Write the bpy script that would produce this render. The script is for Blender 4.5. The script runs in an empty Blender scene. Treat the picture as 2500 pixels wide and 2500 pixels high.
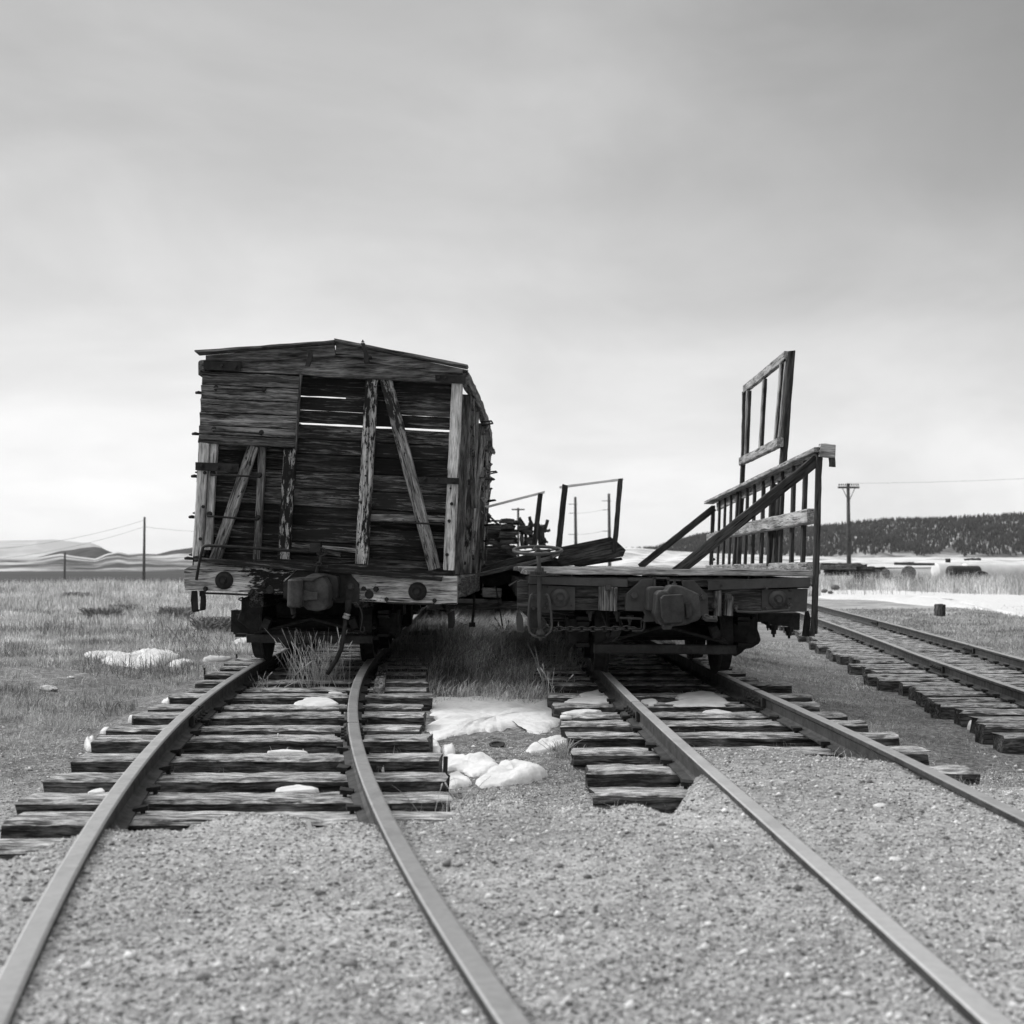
import bpy, bmesh, math, random
import numpy as np
from mathutils import Vector, Matrix
random.seed(7); rng = np.random.default_rng(11)
V = Vector
# ------------------------------------------------------------------ camera
FPX, CAMH, PITCH = 3000.0, 0.88, math.atan(125/3000)
cd = bpy.data.cameras.new('camera'); cam = bpy.data.objects.new('camera', cd)
bpy.context.scene.collection.objects.link(cam); bpy.context.scene.camera = cam
cam.location = (0, 0, CAMH); cam.rotation_euler = (math.pi/2 + PITCH, 0, 0)
cd.sensor_width = 36; cd.sensor_fit = 'HORIZONTAL'; cd.lens = 36*FPX/2500
cd.clip_start = .05; cd.clip_end = 30000
cd.dof.use_dof = True; cd.dof.focus_distance = 9.0; cd.dof.aperture_fstop = 3.5
# ------------------------------------------------------------------ world
SUN_EL, SUN_AZ = math.radians(32), math.radians(-62)      # azimuth from +Y, negative = left
sc = bpy.context.scene
w = bpy.data.worlds.new('World'); sc.world = w; w.use_nodes = True
nt = w.node_tree; nt.nodes.clear()
def N(nt, t, **k):
    n = nt.nodes.new(t)
    for a, b in k.items(): setattr(n, a, b)
    return n
def Lk(nt, a, b): nt.links.new(a, b)
def math_n(nt, op, a, b=None, c=None, clamp=False):
    n = N(nt, 'ShaderNodeMath', operation=op); n.use_clamp = clamp
    for i, x in enumerate((a, b, c)):
        if x is None: continue
        if hasattr(x, 'links'): Lk(nt, x, n.inputs[i])
        else: n.inputs[i].default_value = x
    return n.outputs[0]
def ramp(nt, fac, stops, interp='LINEAR'):
    r = N(nt, 'ShaderNodeValToRGB'); r.color_ramp.interpolation = interp
    el = r.color_ramp.elements
    while len(el) < len(stops): el.new(0.5)
    for e, (p, c) in zip(el, stops):
        e.position = p; e.color = (c, c, c, 1)
    Lk(nt, fac, r.inputs[0]); return r.outputs[0]
def noise(nt, vec, scale, det=4, rough=.55, dist=0):
    n = N(nt, 'ShaderNodeTexNoise'); n.inputs['Scale'].default_value = scale
    n.inputs['Detail'].default_value = det; n.inputs['Roughness'].default_value = rough
    n.inputs['Distortion'].default_value = dist
    Lk(nt, vec, n.inputs['Vector']); return n.outputs[0]
def mapping(nt, vec, scale=(1, 1, 1), rot=(0, 0, 0), loc=(0, 0, 0)):
    m = N(nt, 'ShaderNodeMapping'); m.inputs['Scale'].default_value = scale
    m.inputs['Rotation'].default_value = rot; m.inputs['Location'].default_value = loc
    Lk(nt, vec, m.inputs['Vector']); return m.outputs[0]
tc = N(nt, 'ShaderNodeTexCoord'); gen = tc.outputs['Generated']
sx = N(nt, 'ShaderNodeSeparateXYZ'); Lk(nt, gen, sx.inputs[0])
X, Y, Z = sx.outputs
zc = math_n(nt, 'MAXIMUM', Z, 0.0)
zz = ramp(nt, zc, [(0, .94), (.03, 1.02), (.09, 1.03), (.15, .92), (.22, .78), (.31, .645), (.43, .585), (.60, 1.0)], 'EASE')
side = math_n(nt, 'MULTIPLY', math_n(nt, 'MULTIPLY', X, zc), -3.0)
side = math_n(nt, 'ADD', math_n(nt, 'MAXIMUM', math_n(nt, 'MINIMUM', side, -.03), -.5), 1.0)
back = ramp(nt, math_n(nt, 'MULTIPLY_ADD', Y, .5, .5), [(0, .82), (.45, .88), (.85, 1.0), (1, 1.0)], 'EASE')
cl1 = noise(nt, mapping(nt, gen, (1.6, 1, 3.6), (0, .45, 0), (.35, 0, .2)), 2.0, 5, .55, .5)
cl1 = math_n(nt, 'MULTIPLY_ADD', math_n(nt, 'SUBTRACT', cl1, .5), .62, 1.0)
cl2 = noise(nt, mapping(nt, gen, (1, 1, 3.2)), 6.0, 5, .55, .2)
low = ramp(nt, zc, [(0, .42), (.05, .40), (.16, .12), (1, .10)])
cl2 = math_n(nt, 'ADD', math_n(nt, 'MULTIPLY', math_n(nt, 'SUBTRACT', cl2, .5), low), 1.0)
tot = math_n(nt, 'MULTIPLY', math_n(nt, 'MULTIPLY', zz, side), math_n(nt, 'MULTIPLY', cl1, cl2))
zen = N(nt, 'ShaderNodeMapRange'); zen.inputs[1].default_value = .46; zen.inputs[2].default_value = .95; zen.inputs[3].default_value = 1.0; zen.inputs[4].default_value = 2.4; Lk(nt, zc, zen.inputs[0])
tot = math_n(nt, 'MULTIPLY', math_n(nt, 'MULTIPLY', tot, back), zen.outputs[0])
sky = N(nt, 'ShaderNodeTexSky'); sky.sky_type = 'NISHITA'; sky.sun_disc = False
sky.sun_elevation = SUN_EL; sky.sun_rotation = SUN_AZ
bw = N(nt, 'ShaderNodeRGBToBW'); Lk(nt, sky.outputs[0], bw.inputs[0])
bg1 = N(nt, 'ShaderNodeBackground'); bg1.inputs[1].default_value = 1.0; Lk(nt, tot, bg1.inputs[0])
bg2 = N(nt, 'ShaderNodeBackground'); bg2.inputs[1].default_value = .05
Lk(nt, bw.outputs[0], bg2.inputs[0])
# overcast: the clear sky only shows faintly through the cloud sheet
mixs = N(nt, 'ShaderNodeMixShader'); mixs.inputs[0].default_value = .08
Lk(nt, bg1.outputs[0], mixs.inputs[1]); Lk(nt, bg2.outputs[0], mixs.inputs[2])
wo = N(nt, 'ShaderNodeOutputWorld'); Lk(nt, mixs.outputs[0], wo.inputs[0])
sd = bpy.data.lights.new('sun', 'SUN'); sun = bpy.data.objects.new('sun', sd); sc.collection.objects.link(sun)
sd.energy = 2.4; sd.angle = math.radians(10); sd.color = (1, 1, 1)
sdir = V((math.sin(SUN_AZ)*math.cos(SUN_EL), math.cos(SUN_AZ)*math.cos(SUN_EL), math.sin(SUN_EL)))
sun.rotation_euler = sdir.to_track_quat('Z', 'Y').to_euler()
sc.view_settings.view_transform = 'Standard'; sc.view_settings.look = 'None'
sc.view_settings.gamma = 1; sc.view_settings.exposure = 0
sc.cycles.max_bounces = 5; sc.cycles.diffuse_bounces = 3
# ------------------------------------------------------------------ helpers
cp_, sp_ = math.cos(PITCH), math.sin(PITCH)
def W(px, py, Y=None, Z=None):
    u = (px-1250)/FPX; v = (1250-py)/FPX
    d = V((u, cp_-sp_*v, sp_+cp_*v)); t = Y/d.y if Y is not None else (Z-CAMH)/d.z
    return V((0, 0, CAMH)) + d*t
def crop(ox, oy, s): return lambda u, v: (ox+u*s, oy+v*s)
c1 = crop(440, 800, 400/1932); c2 = crop(800, 800, 400/1932); c3 = crop(440, 1150, 400/1932); c4 = crop(800, 1200, 400/1932)
cm = crop(1130, 1150, 420/1932); c5 = crop(1230, 1300, 420/1932); c6 = crop(1600, 1300, 420/1932); c7 = crop(1520, 820, 520/1932)
cl = crop(90, 1220, 500/1932); cr = crop(1960, 1140, 450/1932); cb = crop(400, 1500, 600/1932); cs = crop(1000, 1500, 500/1932)
ct = crop(1300, 1550, 600/1932)
def sstep(a, b, x):
    t = np.clip((x-a)/(b-a), 0, 1); return t*t*(3-2*t)
def t1c(y):
    y = np.asarray(y, float); k = [-2.454e-4, 1.6535e-2, -.33224, .2072]
    yc = np.clip(y, 1.5, 12.5); b = np.polyval(k, yc); s = np.polyval(np.polyder(k), yc)
    return b + (y-yc)*s
NL = [(1, .96), (2, .945), (3, .92), (4.5, .875), (6, .83), (8, .785), (10, .757), (14, .70), (22, .6), (30, .5)]
NR = [(1, 1.81), (2, 1.80), (4.5, 1.785), (6, 1.785), (7.5, 1.75), (9, 1.70), (10, 1.68), (14, 1.62), (22, 1.53), (30, 1.43)]
N3 = [(7, 3.86), (9, 4.06), (11.2, 4.28), (13.8, 4.57), (16, 4.87), (19.3, 5.28), (22.5, 5.66), (30, 6.5), (45, 8.0)]
def kx(k, y): return np.interp(y, [a for a, b in k], [b for a, b in k])
def gz(x, y):
    """ground height"""
    x = np.asarray(x, float); y = np.asarray(y, float)
    ya = np.interp(x, [-3.2, -2.3, -1.7, -1.4, -.6, -.2, .3, .7, 1.0, 1.7, 2.0, 3], [3.4, 3.5, 3.6, 4.15, 4.2, 4.1, 4.3, 4.75, 5.5, 5.6, 4.8, 4.2])
    yb = np.interp(x, [-3.2, -2.3, -1.7, -1.4, -.6, -.2, .3, .7, 1.0, 1.7, 2.0, 3], [4.8, 4.7, 4.7, 5.3, 5.25, 6.2, 5.8, 5.6, 7.6, 7.6, 7.0, 6.2])
    jg = .13*np.sin(x*6.3+1)+.09*np.sin(x*13.7+2.2)+.06*np.sin(x*29)
    s = sstep(ya+jg, yb+jg, y)
    z = -.028 - .20*s
    # fall towards the third track
    dx = kx(N3, y)-x
    z = z - .17*sstep(2.4, .9, dx)*sstep(3, 7, y) + .12*sstep(1.2, 2.6, -dx+.0)*sstep(3, 7, y)*0
    # left bank beside first track a little higher
    z = z + .06*sstep(-2.9, -4.5, x)*sstep(4, 8, y)
    # fine relief
    n = (np.sin(x*3.1+y*1.7)*np.sin(y*2.3-x*1.1+1)*.5 + np.sin(x*7.3-y*3.9+2)*np.sin(y*6.1+x*4.7)*.3 + np.sin(x*17+y*11)*np.sin(y*19-x*13+.5)*.16)
    amp = np.where(y < 5, .009, .02)
    z = z + n*amp
    far = sstep(12, 40, y)
    z = z + far*.10*np.sin(x*.31+y*.13)*np.sin(y*.11+1.3)
    # drops to the lake plain on the left, beyond the grass bank
    z = z - 7.0*sstep(50, 120, y)*sstep(2, -6, x+y*.02)
    z = z - .12*sstep(18, 46, y)*sstep(-3, -12, x)
    return z
def G(px, py, lift=0.0):
    Zv = -.1
    for _ in range(12):
        p = W(px, py, Z=Zv); Zv = .5*Zv+.5*float(gz(p.x, p.y))
    p.z = Zv+lift; return p
col = sc.collection; LOC = {}
def tag(o, label=None, cat=None, group=None, kind=None):
    for k, v in (('label', label), ('category', cat), ('group', group), ('kind', kind)):
        if v: o[k] = v
    return o
def thing(name, loc, label, cat, group=None):
    o = bpy.data.objects.new(name, None); o.empty_display_size = .2; o.location = loc; col.objects.link(o)
    LOC[o.name] = V(loc); return tag(o, label, cat, group)
class MB:
    def __init__(s): s.v = []; s.f = []; s.g = []
    def add(s, vs, fs, gs):
        b = len(s.v); s.v += [tuple(p) for p in vs]; s.f += [[b+i for i in f] for f in fs]; s.g += gs; return s
    def board(s, p0, p1, w, t, n=(0, -1, 0), seg=None, jit=.0018, ch=.12, ends=.004):
        p0 = V(p0); p1 = V(p1); a = p1-p0; L = a.length; a = a/L; n = V(n); n = (n-a*n.dot(a)).normalized(); sd_ = a.cross(n)
        seg = seg or max(2, min(24, int(L/.09))); c = min(w, t)*ch
        cs_ = [(-w/2+c, -t/2), (w/2-c, -t/2), (w/2, -t/2+c), (w/2, t/2-c), (w/2-c, t/2), (-w/2+c, t/2), (-w/2, t/2-c), (-w/2, -t/2+c)]
        of = [random.uniform(0, 40) for _ in range(3)]; vs = []; gs = []; wob = 0
        for i in range(seg+1):
            wob = wob*.6+random.gauss(0, jit*.8)
            for (x, y) in cs_:
                e = random.gauss(0, ends) if i in (0, seg) else 0
                q = p0+a*(L*i/seg+e)+sd_*(x+random.gauss(0, jit)*.7+wob*.5)+n*(y+random.gauss(0, jit)*.5)
                vs.append(q); gs.append((of[0]+L*i/seg, of[1]+x, of[2]+y))
        fs = [[i*8+k, i*8+(k+1) % 8, (i+1)*8+(k+1) % 8, (i+1)*8+k] for i in range(seg) for k in range(8)]
        fs += [list(range(7, -1, -1)), [seg*8+k for k in range(8)]]
        return s.add(vs, fs, gs)
    def box(s, c, sz, ax=0):
        c = V(c); d = V((0, 0, 0)); d[ax] = sz[ax]/2
        o = [i for i in range(3) if i != ax]; n = V((0, 0, 0)); n[o[1]] = 1
        a = V((0, 0, 0)); a[ax] = 1; sdv = a.cross(n); wi = 0 if abs(sdv[o[0]]) > .5 else 1
        return s.board(c-d, c+d, sz[o[0]], sz[o[1]], n, seg=1, jit=0, ch=.02, ends=0)
    def prism(s, pts, off, ax=(1, 0, 0)):
        pts = [V(p) for p in pts]; off = V(off); n = len(pts); ax = V(ax).normalized(); nn = off.normalized(); nn = (nn-ax*nn.dot(ax)).normalized(); sv = ax.cross(nn)
        of = [random.uniform(0, 40) for _ in range(3)]; vs = pts+[p+off for p in pts]
        gs = [(of[0]+p.dot(ax), of[1]+p.dot(sv), of[2]+p.dot(nn)) for p in vs]
        fs = [list(range(n)), [n+i for i in range(n-1, -1, -1)]]+[[i, n+i, n+(i+1) % n, (i+1) % n] for i in range(n)]
        return s.add(vs, fs, gs)
    def tube(s, pts, r, n=8, closed=False, flat=1.0):
        pts = [V(p) for p in pts]; m = len(pts); vs = []; gs = []; up = None; of = random.uniform(0, 40)
        for i, p in enumerate(pts):
            t = (pts[(i+1) % m]-pts[i-1]) if closed else (pts[min(i+1, m-1)]-pts[max(i-1, 0)])
            t.normalize()
            if up is None:
                up = V((0, -1, 0)) if abs(t.y) < .9 else V((0, 0, 1))
            up = (up-t*up.dot(t)).normalized(); sv = t.cross(up); rr = r[i] if isinstance(r, (list, tuple)) else r
            for k in range(n):
                a = 2*math.pi*k/n; vs.append(p+up*(math.cos(a)*rr*flat)+sv*(math.sin(a)*rr)); gs.append((of+i*.05, k*.02, 0))
        fs = [[i*n+k, i*n+(k+1) % n, ((i+1) % m)*n+(k+1) % n, ((i+1) % m)*n+k] for i in range(m if closed else m-1) for k in range(n)]
        if not closed: fs += [list(range(n-1, -1, -1)), [(m-1)*n+k for k in range(n)]]
        return s.add(vs, fs, gs)
    def lathe(s, o, ax, prof, n=24):
        o = V(o); ax = V(ax).normalized(); u = ax.orthogonal().normalized(); v2 = ax.cross(u); vs = []; gs = []
        for d, r in prof:
            for k in range(n):
                a = 2*math.pi*k/n; q = o+ax*d+(u*math.cos(a)+v2*math.sin(a))*max(r, 1e-5); vs.append(q); gs.append(tuple(q))
        m = len(prof)
        fs = [[i*n+k, i*n+(k+1) % n, (i+1)*n+(k+1) % n, (i+1)*n+k] for i in range(m-1) for k in range(n)]
        fs += [list(range(n-1, -1, -1)), [(m-1)*n+k for k in range(n)]]
        return s.add(vs, fs, gs)
    def build(s, name, mat, parent=None, smooth=False, bevel=0, label=None, org=None):
        vv = np.array(s.v, float); o3 = V(vv.mean(0)) if org is None else V(org)
        if parent is None and org is None: o3.z = vv[:, 2].min()
        me = bpy.data.meshes.new(name); me.from_pydata([tuple(p) for p in (vv-np.array(o3))], [], s.f)
        at = me.attributes.new('grain', 'FLOAT_VECTOR', 'POINT'); at.data.foreach_set('vector', np.array(s.g, np.float32).ravel())
        bm = bmesh.new(); bm.from_mesh(me); bmesh.ops.recalc_face_normals(bm, faces=bm.faces); bm.to_mesh(me); bm.free()
        if smooth: me.polygons.foreach_set('use_smooth', [True]*len(me.polygons))
        me.materials.append(mat); ob = bpy.data.objects.new(name, me); col.objects.link(ob)
        LOC[ob.name] = o3
        if parent is not None: ob.parent = parent; ob.location = o3-LOC[parent.name]
        else: ob.location = o3
        if bevel:
            b = ob.modifiers.new('bevel', 'BEVEL'); b.width = bevel; b.segments = 2; b.limit_method = 'ANGLE'
        if label: ob['label'] = label
        return ob
def copy_part(src, parent, wloc, rot=None):
    c = src.copy(); col.objects.link(c); c.parent = parent; c.location = V(wloc)-LOC[parent.name]
    if rot: c.rotation_euler = rot
    LOC[c.name] = V(wloc); return c
def bulk(name, verts, tris, mat, smooth=False):
    me = bpy.data.meshes.new(name); me.vertices.add(len(verts)); me.vertices.foreach_set('co', verts.astype(np.float32).ravel())
    me.loops.add(len(tris)*3); me.loops.foreach_set('vertex_index', tris.astype(np.int32).ravel())
    me.polygons.add(len(tris)); me.polygons.foreach_set('loop_start', np.arange(0, len(tris)*3, 3, dtype=np.int32))
    me.update(calc_edges=True); me.validate()
    if smooth: me.polygons.foreach_set('use_smooth', [True]*len(me.polygons))
    me.materials.append(mat); o = bpy.data.objects.new(name, me); col.objects.link(o); return o
# ------------------------------------------------------------------ materials
def newmat(name):
    m = bpy.data.materials.new(name); m.use_nodes = True; nt = m.node_tree; b = nt.nodes['Principled BSDF']; return m, nt, b
def mulv(nt, a, b): return math_n(nt, 'MULTIPLY', a, b)
def bump(nt, b, h, st, dist=.02):
    n = N(nt, 'ShaderNodeBump'); n.inputs['Strength'].default_value = st; n.inputs['Distance'].default_value = dist
    Lk(nt, h, n.inputs['Height']); Lk(nt, n.outputs[0], b.inputs['Normal'])
def island(nt): return N(nt, 'ShaderNodeNewGeometry').outputs['Random Per Island']
def wood(name, dark, mid, light, paint=None, pamt=.5, vari=.35, bs=.6, streak=.5, gs=(3.2, 34, 34), ps=(5, 21, 21), cb=0):
    m, nt, b = newmat(name); at = N(nt, 'ShaderNodeAttribute', attribute_name='grain').outputs['Vector']
    g1 = noise(nt, mapping(nt, at, gs), 1.0, 7, .68, .35)
    g2 = noise(nt, mapping(nt, at, (12, 150, 150)), 1.0, 3, .6)
    g3 = noise(nt, mapping(nt, at, (2.2, 7, 7)), 1.3, 4, .6)
    grain = math_n(nt, 'ADD', math_n(nt, 'MULTIPLY', g1, .68), math_n(nt, 'MULTIPLY', g2, .32))
    c = ramp(nt, grain, [(.36, dark*.55), (.45, dark), (.53, mid), (.66, light)])
    crack = ramp(nt, noise(nt, mapping(nt, at, (3.5, 70, 70), loc=(5, 3, 1)), 1.0, 3, .5, .4), [(.35, .12), (.40, 1)])
    c = mulv(nt, c, crack)
    c = mulv(nt, c, ramp(nt, g3, [(.3, 1-streak), (.7, 1+streak*.6)]))
    if paint is not None:
        pm = noise(nt, mapping(nt, at, ps, loc=(9, 2, 4)), 1.6, 9, .72, .25)
        big = noise(nt, mapping(nt, at, (1.3, 2.2, 2.2), loc=(1, 7, 3)), 1.2, 2)
        pm = math_n(nt, 'ADD', math_n(nt, 'MULTIPLY', pm, .6), math_n(nt, 'MULTIPLY', big, .4))
        if cb:
            ob = N(nt, 'ShaderNodeSeparateXYZ'); Lk(nt, N(nt, 'ShaderNodeTexCoord').outputs['Object'], ob.inputs[0])
            pm = math_n(nt, 'ADD', pm, math_n(nt, 'MULTIPLY_ADD', math_n(nt, 'ABSOLUTE', ob.outputs[0]), -cb, cb*.36))
        e = .5+(.5-pamt)*.28
        msk = ramp(nt, pm, [(e-.012, 0), (e+.012, 1)])
        mx = N(nt, 'ShaderNodeMix', data_type='FLOAT'); Lk(nt, msk, mx.inputs[0]); Lk(nt, c, mx.inputs[2]); mx.inputs[3].default_value = paint
        c = mx.outputs[0]
    c = mulv(nt, c, math_n(nt, 'MULTIPLY_ADD', island(nt), vari, 1-vari/2))
    Lk(nt, c, b.inputs['Base Color']); b.inputs['Roughness'].default_value = .85
    b.inputs['Specular IOR Level'].default_value = .25
    h = mulv(nt, grain, crack); bump(nt, b, h, bs, .012); return m
def metal(name, a, bcol, rough=.6, met=.0, sc_=14, bs=.25, spec=.4):
    m, nt, b = newmat(name); oc = N(nt, 'ShaderNodeTexCoord').outputs['Object']
    n1 = noise(nt, oc, sc_, 6, .62, .2); n2 = noise(nt, oc, sc_*7, 3, .6)
    f = math_n(nt, 'ADD', math_n(nt, 'MULTIPLY', n1, .7), math_n(nt, 'MULTIPLY', n2, .3))
    Lk(nt, ramp(nt, f, [(.35, a), (.62, bcol)]), b.inputs['Base Color'])
    Lk(nt, ramp(nt, n1, [(.3, min(1, rough+.15)), (.7, rough-.1)]), b.inputs['Roughness'])
    b.inputs['Metallic'].default_value = met; b.inputs['Specular IOR Level'].default_value = spec
    bump(nt, b, f, bs, .006); return m
def plain(name, lo, hi, sc_=3, rough=.9, bs=0, det=6, isl=0, coord='Object', bd=.02, mp=(1, 1, 1), e=(.35, .65), spec=.3, big=0):
    m, nt, b = newmat(name); oc = N(nt, 'ShaderNodeTexCoord').outputs[coord]
    n1 = noise(nt, mapping(nt, oc, mp), sc_, det, .62, .2); c = ramp(nt, n1, [(e[0], lo), (e[1], hi)])
    if isl: c = mulv(nt, c, math_n(nt, 'MULTIPLY_ADD', island(nt), isl, 1-isl/2))
    if big: c = mulv(nt, c, ramp(nt, noise(nt, oc, big, 4, .6, .5), [(.36, .38), (.5, .85), (.64, 1.25)]))
    Lk(nt, c, b.inputs['Base Color']); b.inputs['Roughness'].default_value = rough; b.inputs['Specular IOR Level'].default_value = spec
    if bs: bump(nt, b, n1, bs, bd)
    return m
M = {}
M['plank_dark'] = wood('plank_dark', .03, .09, .26, paint=.014, pamt=.52, vari=1.3, ps=(2.6, 42, 42), streak=.45, gs=(2, 22, 22))
M['sheath'] = wood('sheath', .06, .18, .38, vari=.6, bs=1.0, gs=(1.3, 27, 27))
M['fascia'] = wood('fascia', .07, .17, .32, vari=.5)
M['post_pale'] = wood('post_pale', .32, .58, .82, vari=.2)
M['post_peel'] = wood('post_peel', .28, .50, .74, paint=.012, pamt=.50, vari=.15)
M['post_grey'] = wood('post_grey', .12, .27, .46, paint=.02, pamt=.33, vari=.2)
M['sill_peel'] = wood('sill_peel', .26, .54, .80, paint=.014, pamt=.42, vari=.1, bs=.9, cb=.34)
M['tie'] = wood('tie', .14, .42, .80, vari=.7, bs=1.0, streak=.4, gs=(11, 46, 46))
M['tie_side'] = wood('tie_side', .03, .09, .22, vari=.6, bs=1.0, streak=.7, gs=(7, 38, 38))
M['tie3'] = wood('tie3', .13, .38, .72, vari=.7, bs=1.0, streak=.4, gs=(11, 46, 46))
M['deck'] = wood('deck', .25, .45, .68, vari=.35)
M['beam'] = wood('beam', .03, .08, .16, vari=.3)
M['gate_dark'] = wood('gate_dark', .03, .055, .09, vari=.25)  # railing timber with the shade of its camera-facing sides in the colour
M['gate_lit'] = wood('gate_lit', .20, .38, .6, vari=.2)  # same railing timber, its colour paled to paint the sunlit faces
M['ramp_wood'] = wood('ramp_wood', .025, .06, .11, vari=.4)
M['rail_bar'] = plain('rail_bar', .62, .8, 8, .7, .1)
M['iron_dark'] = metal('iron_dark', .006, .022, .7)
M['iron'] = metal('iron', .016, .042, .62)
M['iron_paint'] = metal('iron_paint', .032, .062, .55, sc_=5, bs=.12)
M['cast'] = metal('cast', .02, .065, .6, sc_=9, bs=.3)
M['rail_head'] = metal('rail_head', .30, .46, .40, met=.75, sc_=6, bs=.06, spec=.5)
M['rail_head_worn'] = metal('rail_head_worn', .52, .74, .36, met=.8, sc_=5, bs=.06, spec=.5)
M['rail_side'] = metal('rail_side', .015, .055, .7, sc_=10)
M['snow'] = plain('snow', .56, .72, 9, .6, .8, bd=.03, e=(.3, .6))
# ------------------------------------------------------------------ ground
def ground_mat():
    m, nt, b = newmat('ground'); oc = N(nt, 'ShaderNodeTexCoord').outputs['Object']
    sp = N(nt, 'ShaderNodeSeparateXYZ'); Lk(nt, oc, sp.inputs[0])
    n1 = noise(nt, oc, 75, 6, .72, .3); n2 = noise(nt, oc, 20, 6, .7, .4); n3 = noise(nt, oc, 1.3, 4, .6, .4)
    vo = N(nt, 'ShaderNodeTexVoronoi'); vo.inputs['Scale'].default_value = 150; Lk(nt, oc, vo.inputs['Vector'])
    st = N(nt, 'ShaderNodeRGBToBW'); Lk(nt, vo.outputs['Color'], st.inputs[0])
    gr = math_n(nt, 'ADD', math_n(nt, 'MULTIPLY', n1, .50), math_n(nt, 'ADD', math_n(nt, 'MULTIPLY', st.outputs[0], .12), math_n(nt, 'MULTIPLY', n2, .38)))
    gravel = ramp(nt, gr, [(.36, .07), (.45, .26), (.53, .46), (.62, .68)])
    soil = ramp(nt, math_n(nt, 'ADD', math_n(nt, 'MULTIPLY', n1, .5), math_n(nt, 'MULTIPLY', n2, .5)), [(.38, .05), (.5, .18), (.62, .46)])
    ed = math_n(nt, 'ADD', sp.outputs[1], math_n(nt, 'MULTIPLY', n3, 2.4))
    f = N(nt, 'ShaderNodeMapRange'); f.inputs[1].default_value = 6.2; f.inputs[2].default_value = 7.8; Lk(nt, ed, f.inputs[0])
    mx = N(nt, 'ShaderNodeMix', data_type='FLOAT'); Lk(nt, f.outputs[0], mx.inputs[0]); Lk(nt, gravel, mx.inputs[2]); Lk(nt, soil, mx.inputs[3])
    # far field turns to dry pale grass
    f2 = N(nt, 'ShaderNodeMapRange'); f2.inputs[1].default_value = 14; f2.inputs[2].default_value = 40; Lk(nt, sp.outputs[1], f2.inputs[0])
    dry = ramp(nt, noise(nt, mapping(nt, oc, (.5, 2.0, 1)), .9, 5, .65), [(.35, .22), (.62, .52)])
    mx2 = N(nt, 'ShaderNodeMix', data_type='FLOAT'); Lk(nt, f2.outputs[0], mx2.inputs[0]); Lk(nt, mx.outputs[0], mx2.inputs[2]); Lk(nt, dry, mx2.inputs[3])
    Lk(nt, mulv(nt, mx2.outputs[0], ramp(nt, n3, [(.3, .62), (.7, 1.12)])), b.inputs['Base Color'])
    b.inputs['Roughness'].default_value = .95; b.inputs['Specular IOR Level'].default_value = .15
    bump(nt, b, gr, .7, .016); return m
def heightsheet(name, xs, ys, fz, mat):
    gx, gy = np.meshgrid(xs, ys); z = fz(gx, gy); nx, ny = len(xs), len(ys)
    v = np.stack([gx, gy, z], -1).reshape(-1, 3); i = np.arange(nx*ny).reshape(ny, nx)
    a, b, c, d = i[:-1, :-1].ravel(), i[:-1, 1:].ravel(), i[1:, 1:].ravel(), i[1:, :-1].ravel()
    t = np.concatenate([np.stack([a, b, c], 1), np.stack([a, c, d], 1)])
    return bulk(name, v, t, mat, True)
xs = np.concatenate([-np.geomspace(3000, 4.4, 60), np.linspace(-4.2, 5.4, 300), np.geomspace(5.7, 3000, 60)])
ys = np.concatenate([np.linspace(-6, 1.4, 12), np.linspace(1.6, 12, 330), np.geomspace(12.2, 9000, 150)])
go = heightsheet('ground', xs, ys, gz, ground_mat()); tag(go, kind='structure')
# pebbles
def stones(name, n, xf, yr, size, mat, emb=.3, pw=1.3):
    y = yr[0]+(yr[1]-yr[0])*rng.random(n)**pw; x = xf(y, rng.random(n)); z = gz(x, y)
    base = np.array([[1, 0, 0], [-1, 0, 0], [0, 1, 0], [0, -1, 0], [0, 0, 1], [0, 0, -1]], float)
    s = size[0]+(size[1]-size[0])*rng.random(n)**3
    v = base[None]*(.65+.6*rng.random((n, 6, 1)))*s[:, None, None]; v[:, :, 2] *= .62
    a = rng.random(n)*6.28; ca, sa = np.cos(a)[:, None], np.sin(a)[:, None]
    v = np.stack([v[..., 0]*ca-v[..., 1]*sa, v[..., 0]*sa+v[..., 1]*ca, v[..., 2]], -1)
    v += rng.normal(0, .12, v.shape)*s[:, None, None]
    v += np.stack([x, y, z+s*(.5-emb)], -1)[:, None]
    t = np.array([[0, 2, 4], [2, 1, 4], [1, 3, 4], [3, 0, 4], [2, 0, 5], [1, 2, 5], [3, 1, 5], [0, 3, 5]])
    tr = (np.arange(n)[:, None, None]*6+t[None]).reshape(-1, 3)
    o = bulk(name, v.reshape(-1, 3), tr, mat); tag(o, kind='stuff'); return o
fr = lambda m: (lambda y, r: (r-.5)*2*(y*.44+.25)*m)
M['stone'] = plain('stone', .28, .56, 30, .9, isl=1.6)
def notrail(y, r): return (r-.5)*2*(y*.44+.25)
s1 = stones('gravel', 120000, notrail, (2.1, 7.6), (.0018, .0085), M['stone'], pw=1.5)
s2 = stones('pebbles', 1500, notrail, (2.2, 8.5), (.006, .021), M['stone'], pw=1.2); tag(s2, 'scattered larger pebbles lying on the gravel and dirt', 'pebbles')
tag(s1, 'pale coarse gravel spread over the ground in front of the rail cars', 'gravel')
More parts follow.
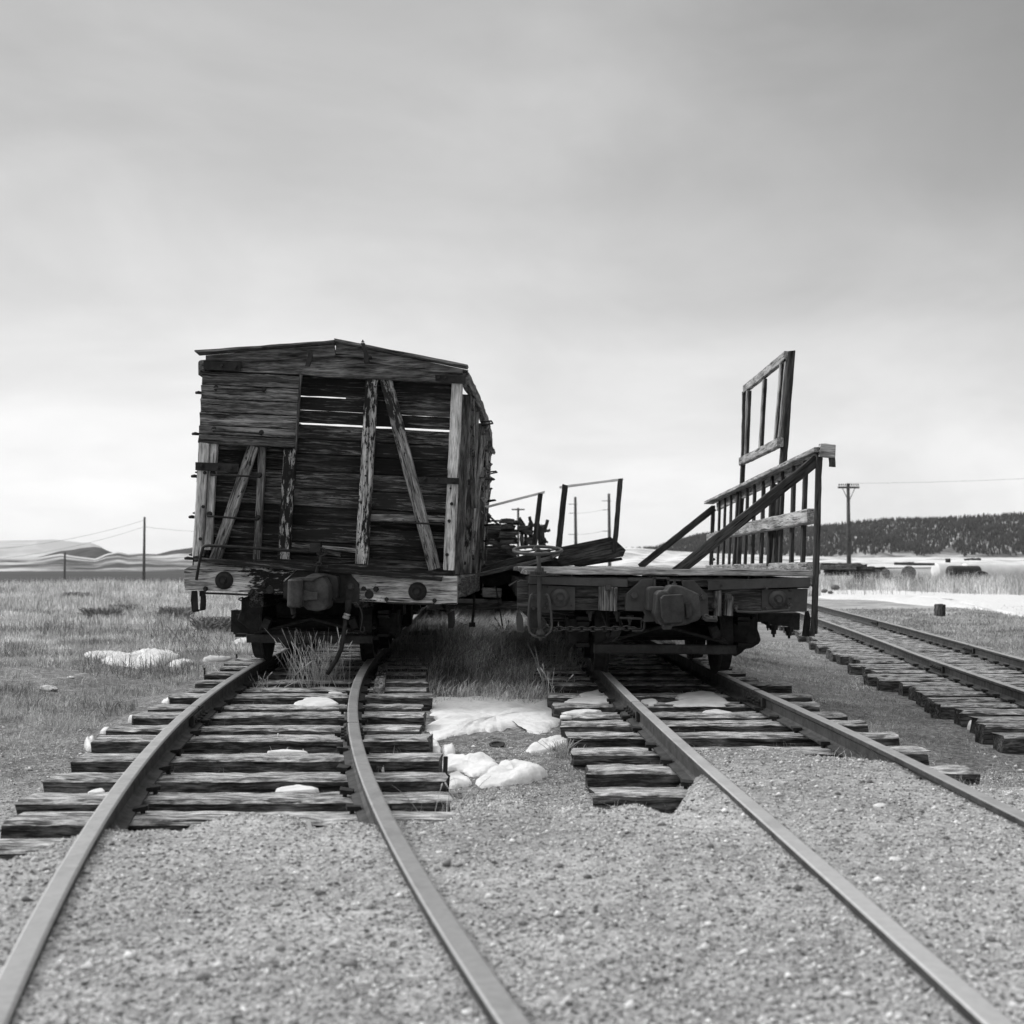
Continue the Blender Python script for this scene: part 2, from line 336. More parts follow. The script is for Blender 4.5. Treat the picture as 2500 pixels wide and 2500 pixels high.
# ------------------------------------------------------------------ rails
PROF = [(-.032, 0), (-.027, .0), (.027, .0), (.032, -.006), (.031, -.024), (.009, -.036), (.008, -.092), (.02, -.103), (.055, -.112), (.055, -.121),
        (-.055, -.121), (-.055, -.112), (-.02, -.103), (-.008, -.092), (-.009, -.036), (-.031, -.024), (-.032, -.006)]
PROF = [(-.030, -.0035), (-.024, 0), (.024, 0), (.030, -.0035)]+PROF[3:]
def rail(parent, path, zt, name='rail', hm='rail_head'):
    """path: list of (x,y) centre points; head top and web as one mesh with two materials"""
    mb = MB(); P = [V((x, y, zt)) for x, y in path]; n = len(PROF)
    for i, p in enumerate(P):
        t = (P[min(i+1, len(P)-1)]-P[max(i-1, 0)]).normalized(); s = V((t.y, -t.x, 0))
        for a, b in PROF: mb.v.append(tuple(p+s*a+V((0, 0, b)))); mb.g.append((i*.05, a, b))
    mb.f = [[i*n+k, i*n+(k+1) % n, (i+1)*n+(k+1) % n, (i+1)*n+k] for i in range(len(P)-1) for k in range(n)]
    mb.f += [list(range(n)), [(len(P)-1)*n+k for k in range(n)]]
    o = mb.build(name, M[hm], parent); o.data.materials.append(M['rail_side'])
    ids = [(0 if (k in (0, 1, 2, 3)) else 1) for i in range(len(P)-1) for k in range(n)]+[1, 1]
    o.data.polygons.foreach_set('material_index', ids)
    return o
def offs(fn, off, ya, yb, st=.15):
    r = []
    for y in np.arange(ya, yb, st):
        x = float(fn(y)); dx = (float(fn(y+.05))-float(fn(y-.05)))/.1; l = math.hypot(dx, 1)
        r.append((x+off/l, y-off*dx/l))
    return r
def smooth_k(k): 
    yy = np.arange(0, 60, .1); xx = kx(k, yy); ker = np.ones(15)/15; xp = np.pad(xx, 7, mode='edge'); xx = np.convolve(xp, ker, 'valid')
    return lambda y: np.interp(y, yy[8:-8], xx[8:-8])
f2l, f2r, f3l = smooth_k(NL), smooth_k(NR), smooth_k(N3)
def spike_mesh(parent, wl, rz=0):
    mb = MB(); mb.box((0, 0, .006), (.018, .018, .05), 2); mb.prism([(-.022, -.018, .026), (.034, -.020, .022), (.038, .019, .022), (-.022, .018, .032)], (0, 0, .018))
    o = mb.build('spike', M['iron_dark'], parent, org=(0, 0, 0)); return o
SPIKE = [None]
def spike(tie, x, y, z, rz):
    if SPIKE[0] is None:
        SPIKE[0] = spike_mesh(tie, None); SPIKE[0].location = V((x, y, z))-LOC[tie.name]; SPIKE[0].rotation_euler = (0, 0, rz); return
    copy_part(SPIKE[0], tie, (x, y, z), (random.uniform(-.15, .15), random.uniform(-.1, .1), rz+random.uniform(-.3, .3)))
def make_tie(parent, xl, xr, y, ztop, rails, mat, wd=.19, th=.16, rot=0, nsp=4):
    mb = MB(); w_ = wd*random.uniform(.9, 1.1); t_ = th*random.uniform(.95, 1.05)
    dz = random.uniform(-.006, .004)
    mb.board((xl, y-rot*(xr-xl)/2, ztop-t_/2+dz+random.uniform(-.008, .004)), (xr, y+rot*(xr-xl)/2, ztop-t_/2+dz), w_, t_, (0, 0, 1), seg=22, jit=.0045, ch=.11, ends=.012)
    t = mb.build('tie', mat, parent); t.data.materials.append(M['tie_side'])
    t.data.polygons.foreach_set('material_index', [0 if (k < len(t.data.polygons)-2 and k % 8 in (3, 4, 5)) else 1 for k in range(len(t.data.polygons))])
    for r in rails:
        sides = [(-1, 0), (1, math.pi)] if nsp == 4 else [(-1, 0)]
        for s, rz in sides:
            if nsp < 4 and random.random() < .1: continue
            spike(t, r+s*.068, y+s*.035*random.choice((-1, 1)), ztop-.012, rz)
    return t
def joint(parent, path_fn, off, y, zt, L=.5):
    mb = MB()
    for s in (-1, 1):
        q = []
        for k in range(7):
            yy = y-L/2+L*k/6; x = float(path_fn(yy)); q.append(V((x+off+s*.020, yy, zt-.062)))
        for a, b in zip(q[:-1], q[1:]): mb.board(a, b, .062, .022, (s, 0, 0), seg=1, jit=0, ch=.1, ends=0)
    j = mb.build('joint_bar', M['iron'], parent)
    x = float(path_fn(y))+off; g_ = MB(); g_.box((x, y, zt-.012), (.0625, .006, .026)); g_.build('joint_gap', M['iron_dark'], parent)
    for k in (-1.5, -.5, .5, 1.5):
        yy = y+k*L/4.2; x = float(path_fn(yy))+off; b = MB(); b.lathe((x-.062, yy, zt-.062), (1, 0, 0), [(0, .009), (.02, .009), (.02, .02), (.04, .02), (.084, .02), (.104, .02), (.104, .009), (.124, .009)], 8)
        b.build('bolt', M['iron_dark'], j)
    return j
# ---- track 1
T1 = thing('railway_track', (float(t1c(6)), 6, -.2), 'curving narrow rusty railway track on the left running under the boxcar', 'railway track', 'railway tracks of the yard')
rail(T1, offs(t1c, -.487, 1.2, 30), 0); rail(T1, offs(t1c, .487, 1.2, 30), 0)
tt = [(1997, 20, 1153), (1945, 60, 1094), (1893, 121, 1088), (1846, 184, 1074), (1801, 230, 1046), (1774, 267, 1020), (1743, 328, 1039), (1721, 367, 1031), (1698, 418, 1052), (1680, 457, 1043), (1660, 480, 1040), (1642, 504, 1040), (1628, 540, 1045)]
ly = 0
for py, a, b in [(2061, None, None)]+tt:
    yy = (CAMH+.125)*FPX/(py-1375)+.095
    c = float(t1c(yy)); xl = (a-1250)/FPX*(yy-.09) if a is not None else c-.98; xr = (b-1250)/FPX*(yy-.09) if b is not None else c+.96
    make_tie(T1, xl, xr, yy, -.124, [c-.487, c+.487], M['tie']); ly = yy
while ly < 23:
    ly += random.uniform(.46, .6); c = float(t1c(ly)); make_tie(T1, c-.98+random.uniform(-.06, .06), c+.95+random.uniform(-.06, .06), ly, -.124, [c-.487, c+.487] if ly < 14 else [], M['tie'] if ly < 16 else M['beam'])  # farther ties get darker wood, painting the shade under the boxcar
joint(T1, t1c, -.487, 7.62, 0); joint(T1, t1c, .487, 6.85, 0)
# ---- track 2
T2 = thing('railway_track', (1.3, 6, -.2), 'straight railway track half buried in gravel running under the flatcar', 'railway track', 'railway tracks of the yard')
rail(T2, [(float(f2l(y)), y) for y in np.arange(1.2, 30, .15)], 0, hm='rail_head_worn'); rail(T2, [(float(f2r(y)), y) for y in np.arange(1.2, 30, .15)], -.002)
ly = 0
for py, a, b in [(1932, 1450, None), (1876, 1430, 2377), (1830, 1399, 2263), (1793, 1384, 2187), (1763, 1371, 2113), (1742, 1371, 2063), (1718, 1351, 2000), (1695, 1340, 1980), (1667, 1343, 1930)]:
    yy = (CAMH+.125)*FPX/(py-1375)+.095; xl = (a-1250)/FPX*(yy-.09); xr = (b-1250)/FPX*(yy-.09) if b else xl+1.93
    make_tie(T2, xl, xr, yy, -.124, [float(f2l(yy)), float(f2r(yy))], M['tie']); ly = yy
while ly < 23:
    ly += random.uniform(.46, .6); c = float(f2l(ly))+.47; make_tie(T2, c-.97, c+.95, ly, -.124, [float(f2l(ly)), float(f2r(ly))] if ly < 13 else [], M['tie'])
joint(T2, f2l, 0, 7.85, 0); joint(T2, f2r, 0, 8.6, 0)
# ---- track 3
T3 = thing('railway_track', (5, 14, -.4), 'raised railway track with closely set ties at the far right edge', 'railway track', 'railway tracks of the yard')
rail(T3, offs(f3l, 0, 7.5, 44), -.15); rail(T3, offs(f3l, .98, 7.5, 44), -.15)
ly = 7.9; k = 0
while ly < 42 and k < 72:
    ly += random.uniform(.40, .5); k += 1; c = float(f3l(ly)); make_tie(T3, c-.66+random.uniform(-.09, .09), c+1.55, ly, -.272, [c+.0, c+.98] if ly < 22 else [], M['tie3'], .19, .19, rot=-.05, nsp=2)
joint(T3, f3l, 0, 12.9, -.15); joint(T3, lambda y: float(f3l(y)), .985, 15.6, -.15); joint(T3, lambda y: float(f3l(y)), .985, 22.5, -.15)
#PART2
# ------------------------------------------------------------------ shared builders for the cars
def pp(c, u, v, Y): return W(*c(u, v), Y=Y)
def plate(parent, name, c, uv, Y, th, mat, ax=(1, 0, 0), bevel=0, label=None, mb=None):
    m = mb or MB(); m.prism([pp(c, u, v, Y) for u, v in uv], (0, th, 0), ax)
    return m.build(name, mat, parent, bevel=bevel, label=label) if mb is None else m
def bd(parent, name, a, b, wpx, Y, th, mat, mb=None, **k):
    """a, b: native pixels (from a crop function); wpx width in native px"""
    m = mb or MB(); m.board(W(*a, Y=Y), W(*b, Y=Y), wpx*Y/FPX, th, (0, -1, 0), **k)
    return m.build(name, mat, parent) if mb is None else m
def bolt(parent, a, r, Y, h=.02, mat=None, name='bolt', n=6, mb=None):
    m = mb or MB(); r = r*Y/FPX
    m.lathe(W(*a, Y=Y), (0, -1, 0), [(-.01, r*1.25), (h*.3, r*1.25), (h*.3, r*.8), (h, r*.75)], n)
    return m.build(name, mat or M['iron'], parent) if mb is None else m
def washer(parent, a, rpx, Y, mat):
    r = rpx*Y/FPX; o = W(*a, Y=Y)
    w_ = MB(); w_.lathe(o, (0, -1, 0), [(-.01, r), (.012, r), (.020, r*.93), (.032, r*.70), (.036, r*.52), (.030, r*.50), (.030, r*.36), (.045, r*.34), (.045, 0)], 30)
    w_ = w_.build('washer_plate', mat, parent, smooth=False)
    b = MB(); b.lathe(o+V((0, -.045, 0)), (0, -1, 0), [(0, r*.30), (.022, r*.28)], 6); b.build('nut', mat, w_)
def uring(p0, p1, out, r, n=5):
    """grab iron: straight bar between two feet, standing off by vector out"""
    p0, p1, out = V(p0), V(p1), V(out); a = (p1-p0)*.04
    return [p0, p0+out*.7, p0+out+a, p0.lerp(p1, .5)+out, p1+out-a, p1+out*.7, p1]
def truck(parent, cx, cy, lean=0, R=.33):
    t = MB(); t.box((cx, cy, .50), (1.5, .30, .24)); t.box((cx, cy, .30), (1.22, .34, .16)); t.box((cx, cy, .58), (1.1, 1.5, .08)); t = t.build('truck', M['iron_dark'], parent)
    for dy in (-.68, .68):
        a = MB(); a.tube([(cx-.62, cy+dy, R), (cx+.62, cy+dy, R)], .05, 12); a.build('axle', M['iron_dark'], t, smooth=True)
        for s in (-1, 1):
            m = MB(); ax = (s, 0, 0)
            m.lathe((cx+s*.435, cy+dy, R), ax, [(0, 0), (0, R+.022), (.018, R+.02), (.028, R), (.11, R-.008), (.115, R-.045), (.06, R-.06), (.05, R-.15), (.09, .09), (.12, .08), (.12, 0)], 36)
            m.build('wheel', M['iron_dark'], t, smooth=False)
            j = MB(); q = [(cx+s*.585, cy+dy-.10, R-.10), (cx+s*.585, cy+dy+.10, R-.10), (cx+s*.585, cy+dy+.11, R+.10), (cx+s*.585, cy+dy-.11, R+.10)]
            j.prism(q, (s*.16, 0, 0)); j.box((cx+s*.755, cy+dy, R+.02), (.03, .19, .20)); j.build('journal_box', M['iron_dark'], t, bevel=.012)
            b = MB(); b.tube([(cx+s*.36, cy+dy-.36*(1 if dy < 0 else -1), R+.0), (cx+s*.42, cy+dy-.36*(1 if dy < 0 else -1), R+.02)], .06, 8); b.build('brake_shoe', M['iron'], t)
        yb = cy+dy-(.37 if dy < 0 else -.37)
        m = MB(); m.board((cx-.56, yb, R-.12), (cx+.56, yb, R-.12-.01), .075, .06, (0, -1, 0), jit=.001); m.tube([(cx-.5, yb, R-.08), (cx, yb+.1, R+.05), (cx+.5, yb, R-.08)], .014, 6)
        m.build('brake_beam', M['iron'], t)
    for s in (-1, 1):
        m = MB(); X0 = cx+s*.64
        for pth in ([(-.95, .44), (-.6, .44), (-.25, .62), (.25, .62), (.6, .44), (.95, .44)], [(-.95, .40), (-.6, .40), (-.2, .20), (.2, .20), (.6, .40), (.95, .40)], [(-.95, .23), (-.55, .23), (-.2, .17), (.2, .17), (.55, .23), (.95, .23)]):
            for (a, b), (c, d) in zip(pth[:-1], pth[1:]): m.board((X0, cy+a, b), (X0, cy+c, d), .10, .028, (0, 0, 1), seg=1, jit=0, ends=0)
        for a in (-.2, .2): m.tube([(X0, cy+a, .17), (X0, cy+a, .66)], .02, 6)
        for k in range(3): m.tube([(X0+.0+.055*math.sin(i*.8), cy-.09+.09*k+.04*math.cos(i*.8), .22+i*.012) for i in range(22)], .014, 5)
        m.build('side_frame', M['iron_dark'], t)
    return t
# ------------------------------------------------------------------ boxcar
B = 10.5
box = thing('boxcar', (-1.6, B, 0), 'weathered wooden boxcar leaning to one side with peeling planks and a broken roof', 'boxcar', 'old freight cars standing on the tracks')
# end wall planks with open gaps
mb = MB(); edges = [921, 975, 1008, 1043, 1079, 1115, 1157, 1199, 1243, 1288, 1330, 1362, 1402]; SL = .05
for i, (a, b_) in enumerate(zip(edges[:-1], edges[1:])):
    gap = {0: 2.6, 2: 4.2, 1: .7}.get(i, 1.3 if i > 2 else -.6); dy_ = .004*(i % 2)
    xl, xr = 495-(a-920)*.052, 1118-(a-920)*.052
    def yy(x, y): return y+(x-870)*SL
    b2 = b_-gap
    segs_ = [(xl, xr)]
    for (x0, x1) in segs_:
        ym = (a+b2)/2; mb.board(W(x0, yy(x0, ym), Y=B+.13+dy_), W(x1, yy(x1, ym), Y=B+.13+dy_), (b2-a)*B/FPX, .03, (0, -1, 0), seg=24, jit=.0014, ch=.16, ends=.002)
mb.build('end_wall', M['plank_dark'], box)
mb = MB(); mb.prism([W(x, y, Y=B+.155) for x, y in ((490, 1055-19), (1110, 1055+12), (1108, 1412), (470, 1382))], (0, .02, 0)); mb.build('dark_backing', M['iron_dark'], box)  # added dark sheet behind the planks; its colour gives the seams their shade
# slivers that close the top gap on its right half and the lower cracks
mb = MB()
for (x0, x1, y) in ((845, 1112, 972.5), (726, 800, 1041.5+0)):
    if y < 1000: mb.board(W(x0, y+(x0-870)*SL, Y=B+.115), W(x1, y+(x1-870)*SL, Y=B+.115), .022, .02, (0, -1, 0))
mb.build('batten', M['plank_dark'], box)
def post(name, a, b, w_, Y, th, mat, label=None, **k):
    o = bd(box, name, a, b, w_, Y, th, mat, **k)
    if label: o['label'] = label
    return o
post('corner_post', c1(292, 1365), c3(215, 1003), 24, B, .10, M['post_pale'])
post('corner_post', c1(402, 1370), c3(330, 930), 17, B+.03, .08, M['post_pale'])
post('corner_post', c2(1530, 668), c4(1428, 922), 27, B, .10, M['post_pale'], label='pale bare corner post at the right edge')
post('diagonal_brace', c1(865, 1395), c3(415, 1040), 27, B+.035, .05, M['post_grey'])
post('diagonal_brace', c2(688, 612), c4(1262, 918), 30, B+.03, .06, M['post_grey'], label='long leaning brace across the right bay')
post('end_post', c1(972, 1420), c3(905, 1075), 18, B+.06, .05, M['fascia'])
post('end_post', c1(1300, 1430), c3(1222, 1045), 30, B+.02, .07, M['post_peel'], label='post with flaking dark paint')
post('end_post', c2(522, 614), c4(402, 855), 31, B+.02, .07, M['post_peel'], label='tall post with flaking dark paint')
for a, b, c, d in ((515, 312, 1030, 318), (1175, 316, 1392, 322)):
    post('cross_piece', c4(a, b), c4(c, d), 17, B+.06, .08, M['post_grey'])
post('loose_board', c3(1330, 870), c4(340, 700), 10, B+.02, .05, M['post_grey'], label='broken board hanging at the foot of the end wall')
post('loose_board', c3(1310, 905), c4(150, 745), 12, B+.05, .04, M['fascia'])
# upper sheathing on the left half
mb = MB(); ev = [508, 665, 828, 985, 1142, 1250, 1362]
for i, (a, b_) in enumerate(zip(ev[:-1], ev[1:])):
    m_ = (a+b_)/2; t_ = (m_-508)/854
    ul = 270-55*t_; ur = 1412-50*t_; wpx = (b_-a-11)*.207
    mb.board(W(*c1(ul, m_+4), Y=B-.03), W(*c1(ur, m_+57), Y=B-.03), wpx, .001, (0, -1, 0)) if False else mb.board(W(*c1(ul, m_+4), Y=B-.035), W(*c1(ur, m_+57), Y=B-.035), wpx*B/FPX, .028, (0, -1, 0), seg=24, jit=.0018, ch=.12, ends=.005)
mb.build('sheathing', M['sheath'], box, label='bare horizontal boards nailed over the upper left of the end')
post('edge_strip', c1(1422, 562), c1(1366, 1440), 4.5, B-.045, .05, M['sheath'])
# fascia and end rafters
plate(box, 'end_plate', c1, [(275, 395), (275, 497), (1000, 533), (1480, 555)]+[(u+1739, v) for u, v in [(0, 580), (760, 615), (1610, 660), (1615, 560), (1000, 495), (520, 395), (95, 335)]]+[(1500, 345), (1200, 370), (800, 400)], B-.02, .05, M['fascia'])
plate(box, 'end_rafter', c1, [(300, 328), (300, 382), (800, 402), (1180, 375), (1500, 345), (1832, 328), (1815, 200), (1010, 262)], B-.06, .045, M['fascia'])
plate(box, 'end_rafter', c2, [(95, 180), (95, 325), (520, 400), (1000, 495), (1592, 548), (1590, 486), (850, 335)], B-.06, .045, M['fascia'])
# roof boards : only the front strip survives
mb = MB()
pk = W(*c1(1812, 178), Y=B-.07); le = W(*c1(205, 298), Y=B-.07); re_ = W(*c2(1650, 480), Y=B-.07); pr = W(*c2(92, 176), Y=B-.07)
dzl = [0, -.055, -.05, -.06, -.05]
for k in range(5):
    o = V((0, k*.17, dzl[k])); mb.board(pk+V((.014, 0, 0))+o, le+o-V((0, 0, 0 if k else 0)), .16, .018, (0, 0, 1), jit=.003)
    o = V((0, k*.17, .012-.02*(k > 0))); mb.board(pr+o, re_+o, .16, .022, (0, 0, 1), jit=.003)
mb.build('roof', M['fascia'], box)
# left flying roof board remains thin; iron straps
for c, q in ((c1, [(275, 385), (715, 412), (712, 512), (275, 490)]), (c2, [(1268, 555), (1628, 570), (1625, 660), (1270, 625)])):
    plate(box, 'corner_strap', c, q, B-.075, .02, M['iron_dark'])
plate(box, 'corner_strap', c1, [(178, 1585), (690, 1605), (680, 1705), (178, 1680)], B-.065, .02, M['iron_dark'])
plate(box, 'corner_strap', c2, [(1065, 1758), (1550, 1772), (1548, 1848), (1080, 1825)], B-.065, .02, M['iron_dark'])
for c, u, v in ((c1, 495, 450), (c1, 660, 462), (c2, 1310, 585), (c2, 1385, 590), (c1, 600, 1655), (c1, 445, 1650), (c1, 255, 1620), (c2, 1145, 1775), (c2, 1285, 1785), (c2, 1480, 1800)):
    bolt(box, c(u, v), 4.2, B-.08, .03, M['iron_dark'])
plate(box, 'roof_bracket', c1, [(1515, 290), (1555, 290), (1560, 345), (1520, 455), (1472, 450), (1500, 350)], B-.17, .03, M['iron_dark'])
mb = MB(); plate(box, '', c2, [(388, 180), (435, 178), (470, 300), (478, 325), (515, 330), (512, 350), (482, 352), (488, 415), (428, 412), (425, 300), (405, 262), (412, 240)], B-.21, .05, None, mb=mb)
mb.lathe(W(*c2(414, 172), Y=B-.185), (0, 0, 1), [(0, .014), (.006, .014), (.006, .006), (.02, .006)], 8); mb.build('running_board_stub', M['iron_dark'], box, label='broken iron bracket sticking up above the roof edge')
mb = MB(); mb.tube([W(*c2(1590, 525), Y=B-.04), W(*c2(1640, 528), Y=B-.04)], .006, 6); mb.tube([W(*c2(1632, 528), Y=B-.04), W(*c2(1650, 528), Y=B-.04)], .014, 8); mb.build('bolt', M['iron_dark'], box)
# nail and bolt holes that show sky are left as small bolts
for c, u, v in ((c2, 510, 662), (c2, 497, 948), (c2, 480, 1255), (c2, 462, 1580), (c2, 448, 1745), (c1, 1290, 1710), (c4, 1462, 145), (c4, 1432, 348), (c4, 1408, 745), (c2, 1450, 1895), (c3, 270, 420), (c3, 238, 800), (c3, 290, 20)):
    bolt(box, c(u, v), 2.2 if c is c2 else 3.6, B-.052, .02, M['iron_dark'])
# grab irons of the end ladder
def grab(c, a, b, Y, r=.0085, out=.09, knob=True, vert=0):
    p0, p1 = W(*c(*a), Y=Y), W(*c(*b), Y=Y); mb = MB(); mb.tube(uring(p0, p1, (0, -out, 0), r), r, 8)
    g = mb.build('grab_iron', M['iron_dark'], box, smooth=True)
    if knob:
        for p in (p0, p1):
            k = MB(); k.lathe(p+V((0, .01, .02)), (0, -1, 0), [(0, .024), (.02, .022), (.03, .012)], 8); k.build('foot', M['iron_dark'], g)
grab(c1, (425, 735), (990, 755), B-.04); grab(c1, (400, 1222), (960, 1262), B-.04); grab(c1, (385, 1742), (935, 1765), B-.02)
grab(c3, (345, 535), (915, 575), B-.02); grab(c4, (790, 362), (1360, 392), B-.0, knob=False)
mb = MB(); mb.tube([W(*c3(*q), Y=B-.1) for q in ((230, 1072), (500, 1080), (840, 1088), (880, 1078), (888, 1040), (888, 980))], .009, 8); mb.build('grab_iron', M['iron_dark'], box, smooth=True)
for c, u0, u1, v in ((c1, 190, 255, 765), (c1, 150, 222, 1250), (c1, 140, 215, 1750), (c3, 112, 190, 540), (c3, 62, 150, 1027)):
    mb = MB(); p = [W(*c(u1+25, v+12), Y=B+.12), W(*c(u0+25, v-6), Y=B+.12), W(*c(u0, v), Y=B+.14), W(*c(u0, v+4), Y=B+.3), W(*c(u0, v+4), Y=B+.5), W(*c(u0+10, v+4), Y=B+.54), W(*c(u1+25, v+8), Y=B+.55)]
    mb.tube(p, .0115, 8); mb.build('side_rung', M['iron_dark'], box, smooth=True)
for c, u, v in ((c1, 210, 1705), (c3, 183, 495), (c3, 140, 988)):
    m = MB(); m.lathe(W(*c(u, v), Y=B+.05), (-1, 0, 0), [(-.03, .012), (.01, .012), (.01, .007), (.025, .007)], 6); m.build('bolt', M['iron_dark'], box)
# uncoupling lever, pin and links
mb = MB(); mb.tube([W(*c3(*q), Y=B-.2) for q in ((190, 1285), (212, 1150), (240, 1010), (265, 905), (285, 885), (340, 878), (700, 895), (1150, 930), (1620, 962))], .0125, 8)
lev = mb.build('uncoupling_lever', M['iron_dark'], box, smooth=True)
mb = MB(); mb.tube([W(*c3(1665+50*math.cos(a), 955+48*math.sin(a)), Y=B-.22) for a in np.linspace(0, 5.9, 12)], .011, 6, closed=True)
mb.tube([W(*c3(1665, 1000), Y=B-.22), W(*c3(1655, 1060), Y=B-.22), W(*c3(1620, 1120), Y=B-.22), W(*c3(1605, 1200), Y=B-.22)], .015, 6)
mb.tube([W(*c3(1635+32*math.cos(a), 1100+22*math.sin(a)), Y=B-.23) for a in np.linspace(0, 5.9, 10)], .008, 6, closed=True)
mb.box(tuple(W(*c3(1600, 905), Y=B-.18)), (.09, .1, .08)); mb.build('pin_link', M['iron_dark'], lev)
# sill
plate(box, 'end_sill', c3, [(48, 1160), (95, 1135), (158, 1112), (160, 1070), (420, 1082), (900, 1108), (1400, 1140), (1750, 1166)]+[(u+1739, v+241.5) for u, v in [(230, 933), (540, 958), (820, 975), (1130, 992), (1524, 1000), (1530, 1050), (1522, 1120), (1526, 1240), (1520, 1332), (1000, 1318), (560, 1302), (370, 1290)]]+[(1400, 1480), (1150, 1455), (800, 1432), (290, 1412), (60, 1398), (45, 1330), (55, 1240), (46, 1200)], B-.13, .22, M['sill_peel'])
plate(box, 'sub_sill', c3, [(160, 1000), (300, 1030), (1300, 1050), (1739, 1100), (1739, 1170), (1300, 1135), (160, 1072)], B-.02, .12, M['plank_dark'])
plate(box, 'sub_sill', c4, [(0, 850), (320, 860), (500, 880), (1200, 935), (1485, 925), (1485, 995), (1000, 970), (500, 945), (0, 925)], B-.02, .12, M['plank_dark'])
for a, r in ((c3(520, 1290), 22), (c4(1060, 1178), 22.5)): washer(box, a, r, B-.13, M['iron_dark'])
for c, u, v, r in ((c3, 300, 1388, 5), (c3, 850, 1420, 5.5), (c3, 990, 1335, 6), (c4, 695, 1270, 4.5), (c4, 1260, 1285, 4.5), (c4, 425, 1145, 5), (c4, 570, 1150, 6)):
    bolt(box, c(u, v), r, B-.135, .035, M['iron_dark'])
for c, u, v, r in ((c3, 1060, 1400, 10), (c4, 490, 1215, 11)):
    m = MB(); m.lathe(W(*c(u, v), Y=B-.13), (0, -1, 0), [(-.01, r*B/FPX), (.012, r*B/FPX*.95), (.016, 0)], 14); m.build('poling_pocket', M['iron_dark'], box)
for c, q in ((c3, ((290, 1395), (300, 1440), (560, 1448), (830, 1462), (850, 1425))), (c4, ((695, 1275), (700, 1312), (980, 1322), (1250, 1328), (1260, 1290)))):
    mb = MB(); mb.tube([W(*c(*p), Y=B-.17) for p in q], .009, 8); mb.build('grab_iron', M['iron_dark'], box, smooth=True)
# stirrup step (left) and hanging bracket (right)
mb = MB()
q = [(150, 1412), (140, 1520), (155, 1648), (210, 1645), (285, 1632), (290, 1530), (278, 1412)]
for a, b_ in zip(q[:-1], q[1:]): mb.board(W(*c3(*a), Y=B+.1), W(*c3(*b_), Y=B+.1), .055, .012 if a[1] < 1640 or b_[1] < 1640 else .02, (1, 0, 0), seg=1, jit=0, ends=0) 
mb.build('stirrup_step', M['iron_dark'], box)
plate(box, 'stirrup_step', c3, [(140, 1412), (195, 1412), (200, 1470), (207, 1630), (225, 1640), (150, 1650)], B+.05, .02, M['iron_dark'])
plate(box, 'stirrup_step', c3, [(225, 1412), (283, 1410), (290, 1530), (288, 1635), (230, 1645), (240, 1480), (226, 1475)], B+.05, .02, M['iron_dark'])
plate(box, 'hanging_bracket', c4, [(1418, 1440), (1490, 1400), (1498, 1560), (1480, 1612), (1420, 1612)], B+.1, .1, M['iron_dark'])
# coupler and draft gear
mb = MB()
plate(box, '', c3, [(1215, 1310), (1400, 1148), (1739, 1165), (1969, 1175), (2109, 1332), (2109, 1540), (1900, 1560), (1215, 1500)], B-.155, .03, None, mb=mb)
dg = mb.build('draft_plate', M['iron_dark'], box, bevel=.004)
mb = MB()
for c, q in ((c3, [(1400, 1148), (1380, 1160), (1225, 1305), (1215, 1295)]), ):
    plate(box, '', c, q, B-.16, .01, None, mb=mb)
mb.build('plate_edge', M['post_pale'], dg)
mb = MB(); plate(box, '', c3, [(1640, 1200), (1850, 1245), (1862, 1300), (1858, 1500), (1800, 1515), (1640, 1500)], B-.3, .16, None, mb=mb); mb.build('striker', M['iron_dark'], box, bevel=.012)
cou = MB(); plate(box, '', c3, [(1440, 1300), (1480, 1240), (1560, 1208), (1640, 1212), (1700, 1270), (1745, 1350), (1752, 1470), (1742, 1605), (1700, 1640), (1600, 1655), (1500, 1640), (1450, 1600)], B-.50, .30, None, mb=cou)
cou = cou.build('coupler', M['cast'], box, bevel=.02)
mb = MB(); o = W(*c3(1350, 1610), Y=B-.55); tp = W(*c3(1360, 1275), Y=B-.55); rr = 85*.207*B/FPX
mb.lathe(o, tp-o, [(0, rr*.8), (.01, rr), ((tp-o).length-.01, rr), ((tp-o).length, rr*.8)], 18)
plate(box, '', c3, [(1440, 1400), (1540, 1430), (1620, 1430), (1615, 1515), (1440, 1530)], B-.53, .08, None, mb=mb)
mb.build('knuckle', M['cast'], cou, bevel=.004)
mb = MB(); plate(box, '', c3, [(1290, 1265), (1440, 1250), (1700, 1230), (1560, 1300), (1440, 1300)], B-.52, .2, None, mb=mb); mb.build('coupler_head', M['cast'], cou, bevel=.01)
mb = MB(); mb.tube([W(*c3(1330, 1610), Y=B-.5), W(*c3(1340, 1690), Y=B-.5)], .022, 8); mb.tube([W(*c3(1325, 1735), Y=B-.5), W(*c3(1360, 1700), Y=B-.5)], .008, 6); mb.build('knuckle_pin', M['iron_dark'], cou)
mb = MB(); mb.box(tuple(W(*c3(1620, 1420), Y=B+.2)), (.16, 1.1, .17), 1); mb.build('coupler_shank', M['iron_dark'], box)
plate(box, 'hose_bracket', c4, [(215, 1110), (245, 1050), (300, 1045), (350, 1080), (372, 1150), (365, 1300), (215, 1300)], B-.2, .03, M['iron_dark'])
bolt(box, c4(275, 1120), 7, B-.21, .03, M['iron'])
hose = MB(); hose.tube([W(*c4(*q), Y=B-.22) for q in ((245, 1280), (240, 1370), (232, 1440))], [.026, .028, .02], 10); hose.tube([W(*c4(*q), Y=B-.22) for q in ((215, 1470), (195, 1640), (180, 1730))]+[W(1305/1932*600+400, 1500+v*.3106, Y=B-.25) for v in (0,)][:0]+[W(400+u*.3106, 1500+v*.3106, Y=B-.25) for u, v in ((1410, 180), (1395, 270), (1355, 360), (1310, 430), (1285, 470))], .019, 10)
hose = hose.build('air_hose', M['iron_dark'], box, smooth=True)
